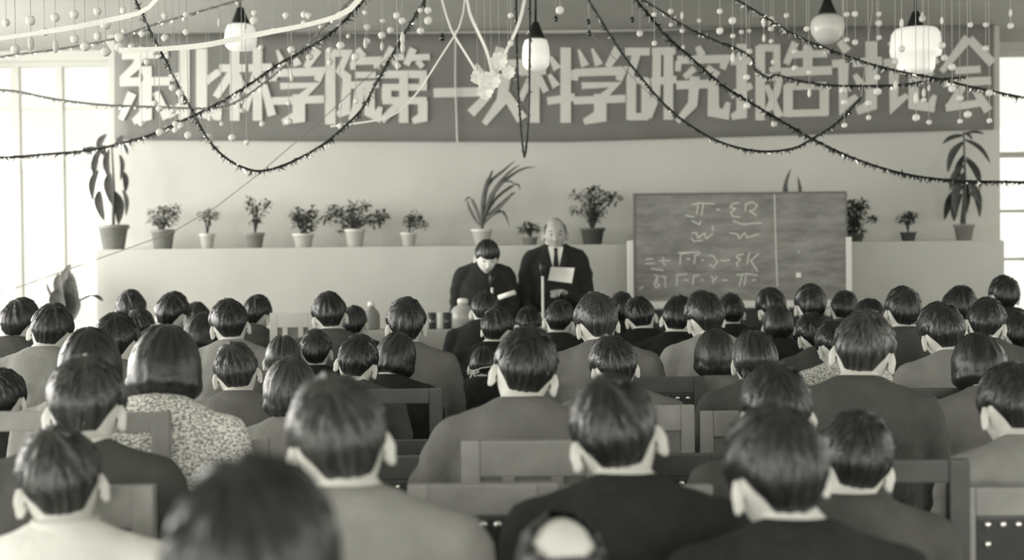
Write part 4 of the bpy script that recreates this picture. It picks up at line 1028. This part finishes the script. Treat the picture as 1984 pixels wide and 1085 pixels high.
# ---------------------------------------------------------------- plants
def pot(e, r0, r1, h, m, saucer=False):
    mb = MB(); mb.lathe([(r0, 0), (r1 * .97, h * .84), (r1 * 1.08, h * .85), (r1 * 1.08, h), (r1 * .95, h), (r1 * .9, h * .9)], seg=20); mb.build('pot', m, e, True)
    mb = MB(); mb.lathe([(r1 * .9, h * .84), (r1 * .9, h * .9), (.01, h * .92)], seg=16); mb.build('soil', M_soil, e, True)
def leafV(base, d, up, L, Wd, droop=0.2, n=5):
    """A leaf as a folded curved blade: vertices and faces."""
    d = d.normalized(); side = d.cross(up); side = side.normalized() if side.length > 1e-4 else Vector((1, 0, 0)); V = []; Fc = []; p = base.copy(); dd = d.copy()
    for i in range(n + 1):
        q = i / n; w_ = Wd * (math.sin(PI * min(1, q * .92 + .06)) ** .8) * .5; nn = side.cross(dd)
        V += [p - side * w_ + nn * w_ * .3, p.copy(), p + side * w_ + nn * w_ * .3]
        dd = (dd + Vector((0, 0, -droop))).normalized(); p = p + dd * (L / n)
    for i in range(n):
        a = i * 3; Fc += [(a, a + 1, a + 4, a + 3), (a + 1, a + 2, a + 5, a + 4)]
    return V, Fc
def bush(px, pbot, pottop, pw, fol, D, label, potm, leafm, nleaf, ls, seed, stems=6, name='potted_plant'):
    """fol: list of (cx, cy, rx, ry) foliage clumps in photo pixels."""
    rnd = random.Random(seed); b = P(px, pbot, D); k = D / F; e = empty(name, (b.x, D, LZ if name == 'potted_plant' else 0), label=label, cat='plant')
    b.z = LZ
    h = max(.05, (pbot - pottop) * k); r = pw * k / 2; pot(e, r * .75, r, h, potm)
    fm = MB(); sm_ = MB()
    tot = sum(a * c for _, _, a, c in fol)
    for (fx, fy, rx, ry) in fol:
        cpt = P(fx, fy, D) - Vector((b.x, D, b.z)); rx *= k; ry *= k
        for i in range(max(1, int(stems * rx * ry * 4 / (tot * k * k) / 2))):
            t = cpt + Vector((rnd.uniform(-.6, .6) * rx, rnd.uniform(-.6, .6) * min(rx, .12), rnd.uniform(-.3, .7) * ry)); t.z = max(t.z, h * .95)
            sm_.tube([(0, 0, h * .85), Vector((t.x * .35, t.y * .3, h + (t.z - h) * .55)), t], [.005, .004, .002], 5, caps=False)
        for i in range(int(1.5 * nleaf * fol_w(rx, ry, tot, k))):
            while True:
                q = Vector((rnd.uniform(-1, 1), rnd.uniform(-1, 1), rnd.uniform(-1, 1)))
                if q.length < 1: break
            p = cpt + Vector((q.x * rx, q.y * min(rx, .13), q.z * ry)); p.z = max(p.z, h * .8)
            d = Vector((q.x * 1.3 + rnd.uniform(-.6, .6), q.y + rnd.uniform(-.8, .8), rnd.uniform(-.5, .8)))
            V, Fc = leafV(p, d, Vector((0, 0, 1)), ls * rnd.uniform(.7, 1.25), ls * .55, .12, 3); fm.add(V, Fc)
    sm_.build('stem', M_stem, e, True)
    f = fm.build('foliage', leafm, e); f['kind'] = 'stuff'
    return e
def fol_w(rx, ry, tot, k): return rx * ry / (tot * k * k)
D_P = 10.45
bush(316, 478, 440, 44, [(315, 422, 26, 20), (338, 408, 8, 14)], D_P, 'faint bushy plant in a dull pot, second from the left on the ledge', M_pot_m, M_leafp, 150, .045, 3)
bush(402, 477, 448, 28, [(403, 418, 20, 12)], D_P, 'small pale plant in a low pot, third from the left on the ledge', M_pot_l, M_leafp, 60, .04, 4, 4)
bush(494, 477, 447, 36, [(484, 392, 7, 12), (499, 408, 14, 12), (517, 395, 8, 7), (496, 430, 12, 8)], D_P, 'slim plant with separate leaf clusters, fourth from the left on the ledge', M_pot_m, M_leaf, 90, .04, 5, 6)
bush(588, 477, 450, 40, [(592, 430, 22, 20), (578, 418, 12, 16), (605, 412, 8, 12)], D_P, 'dense spiky dark plant in a pale low pot, fifth from the left on the ledge', M_pot_l, M_leafb, 200, .042, 6)
bush(688, 479, 444, 38, [(650, 410, 14, 15), (632, 424, 10, 8), (685, 425, 22, 16), (684, 404, 10, 14), (708, 402, 8, 12), (728, 424, 18, 14), (745, 418, 7, 8), (666, 446, 6, 10)], D_P, 'wide sprawling bush in a round white pot left of centre on the ledge', M_pot_l, M_leafb, 330, .042, 7, 12)
bush(792, 477, 450, 30, [(797, 428, 12, 16), (820, 438, 6, 11), (806, 420, 18, 6)], D_P, 'small upright plant in a white pot between the sprawling bush and the arching plant', M_pot_l, M_leafb, 90, .04, 8, 4)
bush(1027, 472, 456, 30, [(1026, 444, 20, 9)], D_P, 'low dark little plant left of the older speaker head', M_pot_m, M_leaf, 80, .036, 9, 5)
bush(1148, 470, 438, 46, [(1150, 380, 26, 20), (1148, 408, 26, 16), (1186, 384, 18, 14), (1116, 378, 8, 9), (1112, 406, 6, 10), (1150, 425, 12, 10)], D_P, 'round leafy bush in a dark pot between the older speaker and the blackboard', M_pot_d, M_leaf, 330, .036, 10, 14)
bush(1655, 466, 450, 38, [(1652, 415, 20, 30), (1656, 448, 18, 12), (1690, 425, 8, 8), (1672, 400, 9, 12)], D_P, 'dense dark bush peeping out behind the right edge of the blackboard', M_pot_d, M_leaf, 420, .036, 11, 10)
bush(1760, 466, 448, 30, [(1764, 417, 12, 8), (1748, 424, 9, 6), (1762, 430, 7, 9)], D_P, 'small plant in a dark pot between the blackboard and the big drooping plant', M_pot_d, M_leaf, 70, .042, 12, 4)
# arching grass-like plant
D = D_P; k = D / F; b = P(934, 472, D); e = empty('potted_plant', (b.x, D, LZ), label='tall plant with long arching narrow leaves behind the younger speaker', cat='plant')
pot(e, .055, .082, .135, M_pot_l); rnd = random.Random(5)
mb = MB(); mb.tube([(0, 0, .10), (.01, 0, .32)], [.012, .008], 8); mb.build('stem', M_stem, e, True)
arch = [[(934, 440), (950, 380), (985, 335), (1010, 318)], [(936, 440), (960, 370), (1005, 330), (1040, 322)], [(934, 440), (942, 370), (952, 335), (956, 330)], [(936, 430), (960, 385), (1000, 356), (1008, 368)],
        [(932, 440), (925, 410), (910, 382), (898, 392)], [(936, 435), (955, 415), (975, 410), (988, 440)], [(934, 430), (955, 375), (980, 352), (1004, 360)], [(932, 432), (935, 385), (944, 350), (950, 342)],
        [(934, 430), (945, 360), (975, 330), (1000, 308)], [(936, 425), (965, 400), (990, 378), (1000, 372)], [(930, 438), (918, 420), (908, 400), (905, 385)], [(936, 436), (960, 410), (985, 385), (992, 372)]]
for pth in arch:
    ps = [P(x, y, D) - Vector((b.x, D, LZ)) for x, y in pth]; yo = rnd.uniform(-.10, .10); V = []; n = 9
    for i in range(n + 1):
        t = i / n * (len(ps) - 1); j = min(int(t), len(ps) - 2); f = t - j
        p0 = ps[max(j - 1, 0)]; p1 = ps[j]; p2 = ps[j + 1]; p3 = ps[min(j + 2, len(ps) - 1)]
        c = .5 * ((2 * p1) + (p2 - p0) * f + (2 * p0 - 5 * p1 + 4 * p2 - p3) * f * f + (3 * p1 - p0 - 3 * p2 + p3) * f ** 3)
        c.y += yo * i / n; w_ = .013 * math.sin(PI * min(1, i / n * .9 + .1)); dd = (ps[j + 1] - ps[j]).normalized(); s_ = Vector((-dd.z, .3, dd.x)).normalized()
        V += [c - s_ * w_, c + Vector((0, -.003, 0)), c + s_ * w_]
    Fc = []
    for i in range(n): a = i * 3; Fc += [(a, a + 1, a + 4, a + 3), (a + 1, a + 2, a + 5, a + 4)]
    link('leaf', mesh('leaf', V, Fc, True), M_leafb, e)
# plants with large single leaves
def bigleaf(px, pbot, ptop, pw, D, label, potm, leafm, leaves, lw, name='potted_plant', base=None, stemtop=300):
    b = P(px, pbot, D); bz = LZ if base is None else base; k = D / F; e = empty(name, (b.x, D, bz), label=label, cat='plant'); rnd = random.Random(px)
    h = (pbot - ptop) * k if base is None else .28; r = pw * k / 2; pot(e, r * .72, r, h, potm)
    zt = P(px, stemtop, D).z - bz
    mb = MB(); mb.tube([(0, 0, h * .8), (.01, 0, h + (zt - h) * .5), (0, 0, zt)], [.014, .010, .006], 8); mb.build('stem', M_stem, e, True)
    for (x0, y0, x1, y1, wd) in leaves:
        a = P(x0, y0, D) - Vector((b.x, D, bz)); c = P(x1, y1, D) - Vector((b.x, D, bz)); yo = rnd.uniform(-.12, .12); c.y += yo; L = (c - a).length; n = 7; V = []
        dd = (c - a).normalized(); s_ = Vector((-dd.z, .25, dd.x)).normalized(); bulge = Vector((math.copysign(.10, c.x if abs(c.x) > .01 else a.x) * L, 0, .10 * L))
        for i in range(n + 1):
            q = i / n; p = a.lerp(c, q) + bulge * math.sin(PI * q) * .9; w_ = wd * k * .5 * (math.sin(PI * min(1, .06 + q * .92)) ** .7)
            V += [p - s_ * w_, p + Vector((0, .35 * w_, 0)), p + s_ * w_]
        Fc = []
        for i in range(n): j = i * 3; Fc += [(j, j + 1, j + 4, j + 3), (j + 1, j + 2, j + 5, j + 4)]
        link('leaf', mesh('leaf', V, Fc, True), leafm, e)
    return e
bigleaf(1868, 466, 434, 38, D_P, 'big plant with long dark drooping leaves at the right end of the ledge', M_pot_m, M_leaf,
        [(1868, 262, 1828, 278, 9), (1868, 258, 1888, 270, 8), (1868, 270, 1918, 316, 10), (1866, 275, 1834, 334, 16), (1868, 300, 1862, 372, 15), (1872, 305, 1906, 368, 12), (1868, 320, 1836, 370, 12),
         (1868, 335, 1848, 420, 20), (1872, 310, 1892, 362, 16), (1874, 350, 1906, 420, 18), (1866, 360, 1838, 425, 18), (1868, 350, 1870, 436, 18), (1862, 375, 1850, 428, 20), (1876, 372, 1908, 402, 12), (1868, 258, 1898, 262, 6)], 1, stemtop=256)
bigleaf(220, 482, 434, 56, D_P, 'tall plant with hanging dark leaves in a big pot, left end of the ledge', M_pot_m, M_leafb,
        [(190, 292, 202, 258, 15), (196, 288, 188, 348, 13), (190, 330, 184, 388, 14), (192, 370, 206, 428, 17), (210, 290, 214, 350, 13), (212, 335, 220, 400, 17), (220, 370, 226, 434, 20), (232, 300, 238, 350, 9), (236, 330, 236, 372, 12),
         (238, 368, 246, 418, 9), (226, 268, 250, 300, 9), (200, 290, 166, 292, 6), (222, 280, 238, 262, 10), (205, 282, 196, 300, 14)], 1, stemtop=285)
bigleaf(1537, 476, 440, 34, D_P, 'two upright blades of a plant standing behind the blackboard', M_pot_m, M_leafb, [(1530, 440, 1530, 328, 9), (1537, 440, 1545, 342, 8), (1533, 440, 1521, 366, 7)], 1, stemtop=420)
q = P(128, 516, 9.9)
bigleaf(128, 640, 600, 60, 9.9, 'dark floor plant silhouetted against the left window', M_pot_d, M_leafb,
        [(127, 585, 127, 512, 24), (122, 590, 119, 530, 20), (134, 592, 133, 524, 20), (116, 600, 98, 548, 6), (138, 545, 156, 574, 8), (140, 600, 142, 545, 22), (108, 606, 112, 556, 24), (150, 604, 152, 572, 10), (150, 585, 176, 572, 5), (176, 572, 196, 584, 7), (128, 605, 130, 540, 34), (120, 620, 122, 560, 36), (140, 620, 140, 560, 34)], 1, base=0, stemtop=560)

# ---------------------------------------------------------------- ceiling lamps
def lamp(px, pt, pb, wpx, D, prof, label, m, cap=True):
    """prof in fractions: (radius of half width, height 0 bottom .. 1 top)."""
    k = D / F; zt, zb = P(px, pt, D).z, P(px, pb, D).z; x = P(px, pt, D).x
    e = empty('pendant_lamp', (x, D, ZC), label=label, cat='lamp'); hh = zt - zb; r = wpx * k / 2
    mb = MB(); mb.lathe([(a * r, zb - ZC + b_ * hh) for a, b_ in prof], seg=28); mb.build('shade', m, e, True)
    mb = MB(); mb.lathe([(.020, zt - ZC + .10), (.035, zt - ZC + .06), (.055, zt - ZC + .01), (.058, zt - ZC - .012)], seg=18); mb.build('cap', M_cap, e, True)
    mb = MB(); mb.tube([(0, 0, zt - ZC + .09), (0, 0, -.02)], [.008, .008], 8, caps=False); mb.build('rod', M_cap, e, True)
    mb = MB(); mb.lathe([(.02, -.04), (.05, -.02), (.055, 0)], seg=16); mb.build('ceiling_rose', M_cap, e, True)
globe = [(.05, 0), (.35, .03), (.66, .14), (.90, .34), (1, .58), (.93, .80), (.72, .94), (.45, 1)]
lamp(1603, 28, 86, 66, 8.1, globe, 'round pale globe lamp with black cap over the right part of the banner', M_opal)
drum = [(.30, 0), (.66, .02), (.72, .10), (.76, .34), (.97, .38), (1, .50), (.94, .86), (.80, .97), (.35, 1)]
lamp(1774, 54, 141, 98, 8.0, drum, 'wide tiered glowing glass lamp in front of the banner right end', M_opall)
bell = [(.30, 0), (.75, .04), (.94, .16), (1, .45), (.93, .75), (.80, .93), (.40, 1)]
lamp(1038, 74, 136, 54, 8.2, bell, 'bell-shaped white glowing lamp near the middle of the banner', M_opall)
lamp(466, 46, 98, 62, 8.1, bell, 'blurred white lamp over the left part of the banner', M_opall)

# ---------------------------------------------------------------- tinsel garlands
def spline(pts, n):
    out = []
    for i in range(len(pts) - 1):
        p0 = pts[max(i - 1, 0)]; p1 = pts[i]; p2 = pts[i + 1]; p3 = pts[min(i + 2, len(pts) - 1)]
        for s_ in range(n):
            f = s_ / n; out.append(.5 * ((2 * p1) + (p2 - p0) * f + (2 * p0 - 5 * p1 + 4 * p2 - p3) * f * f + (3 * p1 - p0 - 3 * p2 + p3) * f ** 3))
    return out + [pts[-1]]
def garland(path, D, label, thick=.012, hang=.02, dens=1.0, m=None, bright=.25, name='garland', D1=None, seed=1):
    D1 = D1 or D; n = len(path); pts = [P(x, y, D + (D1 - D) * i / (n - 1)) for i, (x, y) in enumerate(path)]
    for idx in (0, -1):
        if path[idx][1] < 45:
            p = pts[idx].copy(); nx = pts[1] if idx == 0 else pts[-2]; d = (p - nx).normalized()
            if d.z > .12: p = p + d * min(1.6, (ZC - p.z) / d.z)
            p.z = ZC
            pts.insert(0, p) if idx == 0 else pts.append(p)
    sp = spline(pts, 8); rnd = random.Random(seed); mb = MB(); mb.tube(sp, [.0065] * len(sp), 5, caps=False)
    for i in range(len(sp) - 1):
        a, b_ = sp[i], sp[i + 1]; L = (b_ - a).length; k = max(1, int(L * 280 * dens))
        clump = .5 + .9 * (noise.noise(Vector((i * .35 + seed * 9, 0, 0))) + .4)
        for j in range(k):
            p = a.lerp(b_, rnd.random()); d = Vector((rnd.gauss(0, 1), rnd.gauss(0, 1), rnd.gauss(0, 1) - .9)).normalized()
            ll = thick * rnd.uniform(.7, 1.9) * max(.35, clump) + (hang * rnd.random() if d.z < 0 else 0); s_ = d.cross(Vector((rnd.random(), rnd.random(), .3))).normalized() * rnd.uniform(.003, .0075)
            mb.add([p - s_, p + s_, p + d * ll + s_ * .5], [(0, 1, 2)], 1 if rnd.random() < bright else 0)
    return tag(mb.build(name, [m or M_tinsel, M_tinsel2]), label, 'garland')
garland([(688, 18), (655, 52), (610, 85), (540, 124), (478, 167), (415, 204), (350, 235), (285, 263), (190, 288), (100, 298), (-60, 306), (-400, 295), (-845, 235)], 7.0, 'thick dark tinsel garland slanting from top centre-left down to the left window', .022, .03, 1.2, seed=2, D1=7.6)
garland([(272, 20), (296, 70), (318, 112), (345, 165), (372, 215), (402, 268), (436, 305), (475, 326), (510, 331), (560, 316), (620, 284), (660, 252), (702, 210), (735, 150), (775, 80), (812, 18)], 6.8, 'deep hanging tinsel loop over the left part of the banner and wall', .018, .022, 1.1, seed=3)
garland([(-895, 90), (-400, 140), (-60, 170), (25, 176), (70, 185), (120, 194), (200, 203), (300, 207), (410, 209), (470, 190), (560, 120), (640, 40)], 7.4, 'pale thin garland crossing the left window toward the banner', .012, .02, .8, m=M_tinselp, bright=.5, seed=4)
garland([(-848, 60), (-400, 100), (-60, 112), (40, 104), (120, 94), (215, 76), (290, 50), (400, 18)], 7.6, 'upper left garland just under the ceiling above the left window', .012, .016, .8, m=M_tinselp, bright=.5, seed=5)
garland([(1000, 16), (1001, 80), (1003, 150), (1007, 220), (1011, 270), (1016, 303), (1021, 272), (1025, 210), (1026, 140), (1027, 60), (1027, 16)], 7.3, 'narrow tinsel loop hanging straight down at the middle of the banner', .010, .01, .8, bright=.35, seed=6)
garland([(1150, 16), (1196, 90), (1240, 148), (1290, 205), (1340, 245), (1400, 277), (1470, 293), (1535, 288), (1575, 268), (1622, 238), (1668, 190)], 7.1, 'curved tinsel swag sagging below the banner right of centre', .012, .014, 1.0, bright=.12, seed=7)
garland([(1248, 18), (1290, 68), (1340, 113), (1400, 165), (1440, 190), (1500, 226), (1572, 268), (1650, 305), (1740, 334), (1830, 348), (1940, 352), (2080, 350), (2400, 320), (2808, 240)], 7.1, 'long straight-running dark garland from top centre-right down to the right window', .018, .022, 1.3, bright=.12, seed=8, D1=7.7)
garland([(1275, 18), (1330, 52), (1385, 78), (1430, 95), (1456, 112), (1462, 132), (1488, 150), (1504, 145), (1530, 152), (1566, 160), (1620, 166), (1698, 166), (1752, 164), (1800, 156), (1870, 150)], 7.5, 'wavy garland crossing the middle of the right-hand characters', .016, .018, 1.1, bright=.3, seed=9)
garland([(1455, 16), (1530, 62), (1565, 80), (1600, 93), (1645, 110), (1700, 128), (1760, 142), (1830, 155), (1900, 172), (2070, 200), (2500, 230), (2990, 190)], 7.0, 'sparkling garland running under the two right-hand lamps to the right window', .018, .022, 1.2, bright=.45, seed=10)
p0 = P(1668, 190, 7.1); mb = MB(); mb.tube([p0, P(1690, 20, 7.1), Vector((P(1690, 20, 7.1).x, 7.1, ZC))], [.0018] * 3, 5); tag(mb.build('thread', M_thread), 'fine thread holding up the right end of the curved swag', 'thread')
mb = MB(); mb.tube([P(775, 90, 7.9), P(620, 235, 7.9), P(500, 338, 7.9), P(420, 400, 7.9), P(330, 452, 7.9), P(-60, 590, 7.9), P(-779, 830, 7.9)], [.0026] * 7, 6); tag(mb.build('wire', M_tinselp), 'thin slanting wire crossing the pale wall below the left end of the banner', 'wire')
mb = MB(); a = P(1140, 60, 7.9); mb.tube([Vector((P(1110, 20, 7.9).x, 7.9, ZC)), a, P(1240, 165, 7.9), P(1330, 245, 7.9)], [.0022] * 4, 6); tag(mb.build('wire', M_tinselp), 'thin straight wire slanting over the first characters right of the middle lamp', 'wire')

# ---------------------------------------------------------------- paper streamers, strips for a pale streak and lamp flare, hanging cotton balls
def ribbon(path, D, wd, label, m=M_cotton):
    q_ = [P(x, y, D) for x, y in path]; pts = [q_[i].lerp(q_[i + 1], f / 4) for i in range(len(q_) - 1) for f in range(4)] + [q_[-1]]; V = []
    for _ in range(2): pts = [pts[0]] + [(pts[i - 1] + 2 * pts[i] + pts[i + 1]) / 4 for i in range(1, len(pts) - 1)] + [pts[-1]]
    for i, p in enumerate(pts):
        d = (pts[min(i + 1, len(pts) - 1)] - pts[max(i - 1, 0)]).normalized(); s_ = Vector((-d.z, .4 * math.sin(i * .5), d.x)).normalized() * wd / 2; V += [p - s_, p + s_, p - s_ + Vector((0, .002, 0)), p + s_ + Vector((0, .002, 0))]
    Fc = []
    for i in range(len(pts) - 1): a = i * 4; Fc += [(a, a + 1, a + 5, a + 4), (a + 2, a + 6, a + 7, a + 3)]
    return tag(link('streamer_or_flare_strip', mesh('streamer_or_flare_strip', V, Fc, True), m), label, 'streamer')  # also builds the strip that imitates lamp flare
ribbon([(-40, 80), (60, 66), (150, 52), (235, 34), (300, 18), (700, -530)], 4.6, .018, 'blurred white strip slanting across the upper left corner')  # plain white strip along a slanting streak
ribbon([(230, 98), (330, 94), (400, 88), (500, 66), (600, 48), (700, 18), (1000, -488)], 4.8, .020, 'blurred white strip imitating lamp flare, crossing in front of the left lamp')  # flare streaks of the left lamp, shaped as a solid white strip
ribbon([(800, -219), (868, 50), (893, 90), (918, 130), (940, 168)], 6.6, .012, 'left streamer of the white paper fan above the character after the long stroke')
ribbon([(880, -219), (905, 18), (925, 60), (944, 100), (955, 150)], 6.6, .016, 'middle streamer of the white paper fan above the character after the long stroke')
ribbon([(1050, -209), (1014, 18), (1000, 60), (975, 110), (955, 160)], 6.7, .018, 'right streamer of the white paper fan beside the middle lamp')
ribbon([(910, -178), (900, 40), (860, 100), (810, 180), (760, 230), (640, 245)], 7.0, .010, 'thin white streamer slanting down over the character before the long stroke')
def flower(px, py, D, r, label):
    p = P(px, py, D); e = empty('paper_flower', p, label=label, cat='paper flower'); rnd = random.Random(px)
    for i in range(9):
        a = 2 * PI * i / 9; V, Fc = leafV(Vector((0, 0, 0)), Vector((math.cos(a), -.5 + .3 * (i % 2), math.sin(a))), Vector((0, 1, 0)), r, r * .8, .05, 4); link('petal', mesh('petal', V, Fc, True), M_cotton, e)
    mb = MB(); mb.tube([(0, .004, 0), (0, .004, ZC - p.z)], [.0015] * 2, 5); mb.build('thread', M_thread, e)
for (x, y, r, t) in ((967, 118, .05, 'uppermost white paper flower left of the middle lamp'), (925, 150, .04, 'white paper flower furthest left in the paper fan'), (952, 156, .055, 'largest white paper flower in the paper fan'), (985, 140, .04, 'white paper flower nearest the narrow tinsel loop'), (940, 176, .05, 'lowest white paper flower at the end of the long stroke character')):
    flower(x, y, 6.62, r, t)
BALL = {}
def ball(v):
    if v not in BALL:
        bm = bmesh.new(); bmesh.ops.create_icosphere(bm, subdivisions=2, radius=1.0)
        for q in bm.verts: q.co *= 1 + .16 * noise.noise(q.co * 1.7 + Vector((v * 5, 0, 0)))
        if v == 3:
            for q in bm.verts: q.co.x *= .55; q.co.z *= 1.5
        me = bpy.data.meshes.new('cotton_ball'); bm.to_mesh(me); bm.free(); me.polygons.foreach_set('use_smooth', [True] * len(me.polygons)); BALL[v] = me
    return BALL[v]
TH = MB().tube([(0, 0, 0), (0, 0, -1)], [.0016, .0016], 5, caps=False).me('thread')
DROP = MB().lathe([(.002, 1.6), (.35, 1.0), (.8, .3), (1, -.3), (.8, -.9), (.3, -1.2)], seg=12).me('glass_drop', True)
NUM = ['no', 'one', 'two', 'three', 'four']; ORD = ['first', 'second', 'third', 'fourth', 'fifth', 'sixth', 'seventh', 'eighth', 'ninth', 'tenth', 'eleventh', 'twelfth', 'thirteenth', 'fourteenth', 'fifteenth', 'sixteenth', 'seventeenth']
USED = {}
def strand(px, ys, D, group, label, r=None, seed=0, dark=False):
    if not dark:
        y = ys[-1]; lev = 'near the ceiling' if y < 50 else 'at banner top edge' if y < 80 else 'above lettering' if y < 105 else 'on upper lettering' if y < 150 else 'on lower lettering' if y < 222 else 'at banner bottom edge'
        nb = NUM[len(ys)] + (' cotton ball' if len(ys) == 1 else ' close cotton balls' if ys[-1] - ys[0] < 30 else ' spaced cotton balls')
        if px < 222: label = '%s on a thread over the left window, %s, %s' % (nb, 'far left' if px < 80 else 'its middle' if px < 150 else 'near the banner', 'high up' if y < 80 else 'lower down')
        elif px > 1930: label = nb + ' on a thread past the right end of the banner'
        else: label = '%s on thread ending %s, %s of %s character' % (nb, lev, ['left side', 'middle', 'right side'][min(2, int(((px - 222) / 100.2 % 1) * 3))], ORD[min(16, int((px - 222) / 100.2))])
    if (label, dark) in USED and not dark: return
    USED[label, dark] = 1
    rnd = random.Random(seed); x = P(px, ys[-1], D).x; zb = P(px, ys[-1], D).z
    o = link('hanging_strand', TH, M_thread); o.location = (x, D, ZC); o.scale = (1, 1, ZC - zb); tag(o, label, 'decoration', group)
    for y in ys:
        z = P(px, y, D).z; rr = (r or rnd.uniform(.013, .021)); v = rnd.choice((0, 1, 2, 0, 1, 3))
        b_ = link('glass_drop' if dark else 'cotton_ball', DROP if dark else ball(v), M_glassdk if dark else M_cotton, o)
        s_ = 1 / (ZC - zb); b_.location = (0, 0, (z - ZC) * s_); b_.scale = (rr, rr, rr * s_)
GL = {'L': ('cotton ball strands in front of the banner left half', 'white cotton balls on a thread in front of the left half of the banner'),
      'W': ('cotton ball strands by the left window', 'white cotton balls on a thread above the left window'),
      'R': ('cotton ball strands in front of the banner right half', 'white cotton balls on a thread in front of the right half of the banner')}
rnd = random.Random(77)
explicit = [(1240, (65,)), (1268, (28, 84)), (1420, (40, 70, 112)), (1437, (62, 113)), (1395, (22, 60)), (1480, (44, 74)), (1494, (38, 56, 80)), (1524, (30, 60)), (1563, (56,)), (1641, (28, 77)), (1657, (27, 82)), (1703, (27, 45, 73)),
            (1747, (45, 95)), (1787, (30, 36)), (1825, (40, 88)), (1830, (112,)), (1880, (48,)), (1910, (48, 94)), (1958, (25, 50)), (1683, (200, 228)), (1775, (190, 228)), (1800, (170, 237)), (1860, (190, 235)), (1875, (222,)), (1917, (180, 234)),
            (1636, (198, 243)), (1633, (175,)), (1790, (180, 194)), (1568, (140, 180)), (1540, (100, 132)), (1447, (150, 205)), (1452, (60, 100)), (1355, (40, 66)), (1322, (30, 60, 92)), (1300, (22, 48)), (1500, (120, 240)), (1700, (150, 178)), (1735, (120, 166)), (1845, (130, 172))]
for i, (x, ys) in enumerate(explicit): strand(x, ys, rnd.uniform(6.2, 7.9), *GL['R'], seed=i)
expl_l = [(276, (20, 65)), (320, (30, 73)), (361, (28, 62)), (386, (24, 60)), (402, (265,)), (450, (267,)), (365, (262,)), (408, (230, 268)), (493, (25, 40)), (508, (92, 240)), (590, (28, 45)), (600, (30, 110)), (425, (44,)), (478, (50, 276)), (340, (240, 252)), (350, (180, 243)),
          (712, (52, 80)), (742, (40, 70)), (740, (68, 90)), (757, (58,)), (780, (40, 74, 92)), (708, (24, 84)), (830, (20, 40)), (815, (20, 60)), (675, (26, 70)), (660, (30, 88)), (640, (40, 96, 120)), (622, (52, 80)), (555, (30,)), (565, (96, 150)), (530, (60,)), (390, (190, 250)), (335, (170, 215)), (300, (100, 200)),
          (310, (210, 256)), (275, (150, 240)), (430, (205, 240)), (470, (196, 214)), (560, (200, 236)), (660, (206, 244)), (690, (110, 196)), (285, (120,)), (255, (30, 90)), (240, (20, 60)), (770, (30, 128)), (1085, (20,)), (990, (30, 84))]
for i, (x, ys) in enumerate(expl_l): strand(x, ys, rnd.uniform(5.8, 7.6), *GL['L'], seed=100 + i)
for i, (x, ys) in enumerate([(12, (44,)), (60, (40, 84)), (108, (34, 90)), (145, (28, 76)), (190, (22, 70)), (232, (72, 92)), (30, (96,)), (86, (62,)), (205, (48, 100)), (165, (90,))]): strand(x, ys, rnd.uniform(5.0, 6.6), *GL['W'], seed=200 + i, r=.02)
for i, (x, y, t) in enumerate([(857, 72, 'long dark glass drop on a thread right of the thick left garland'), (1077, 36, 'dark glass drop right above the middle lamp'), (1140, 42, 'dark glass drop a little right of the middle lamp'), (1225, 38, 'dark glass drop nearest the top of the long right garland'), (1142, 64, 'lowest dark glass drop right of the middle lamp')]):
    strand(x, (y,), 7.2, None, t, r=.014 if i else .018, seed=300 + i, dark=True)
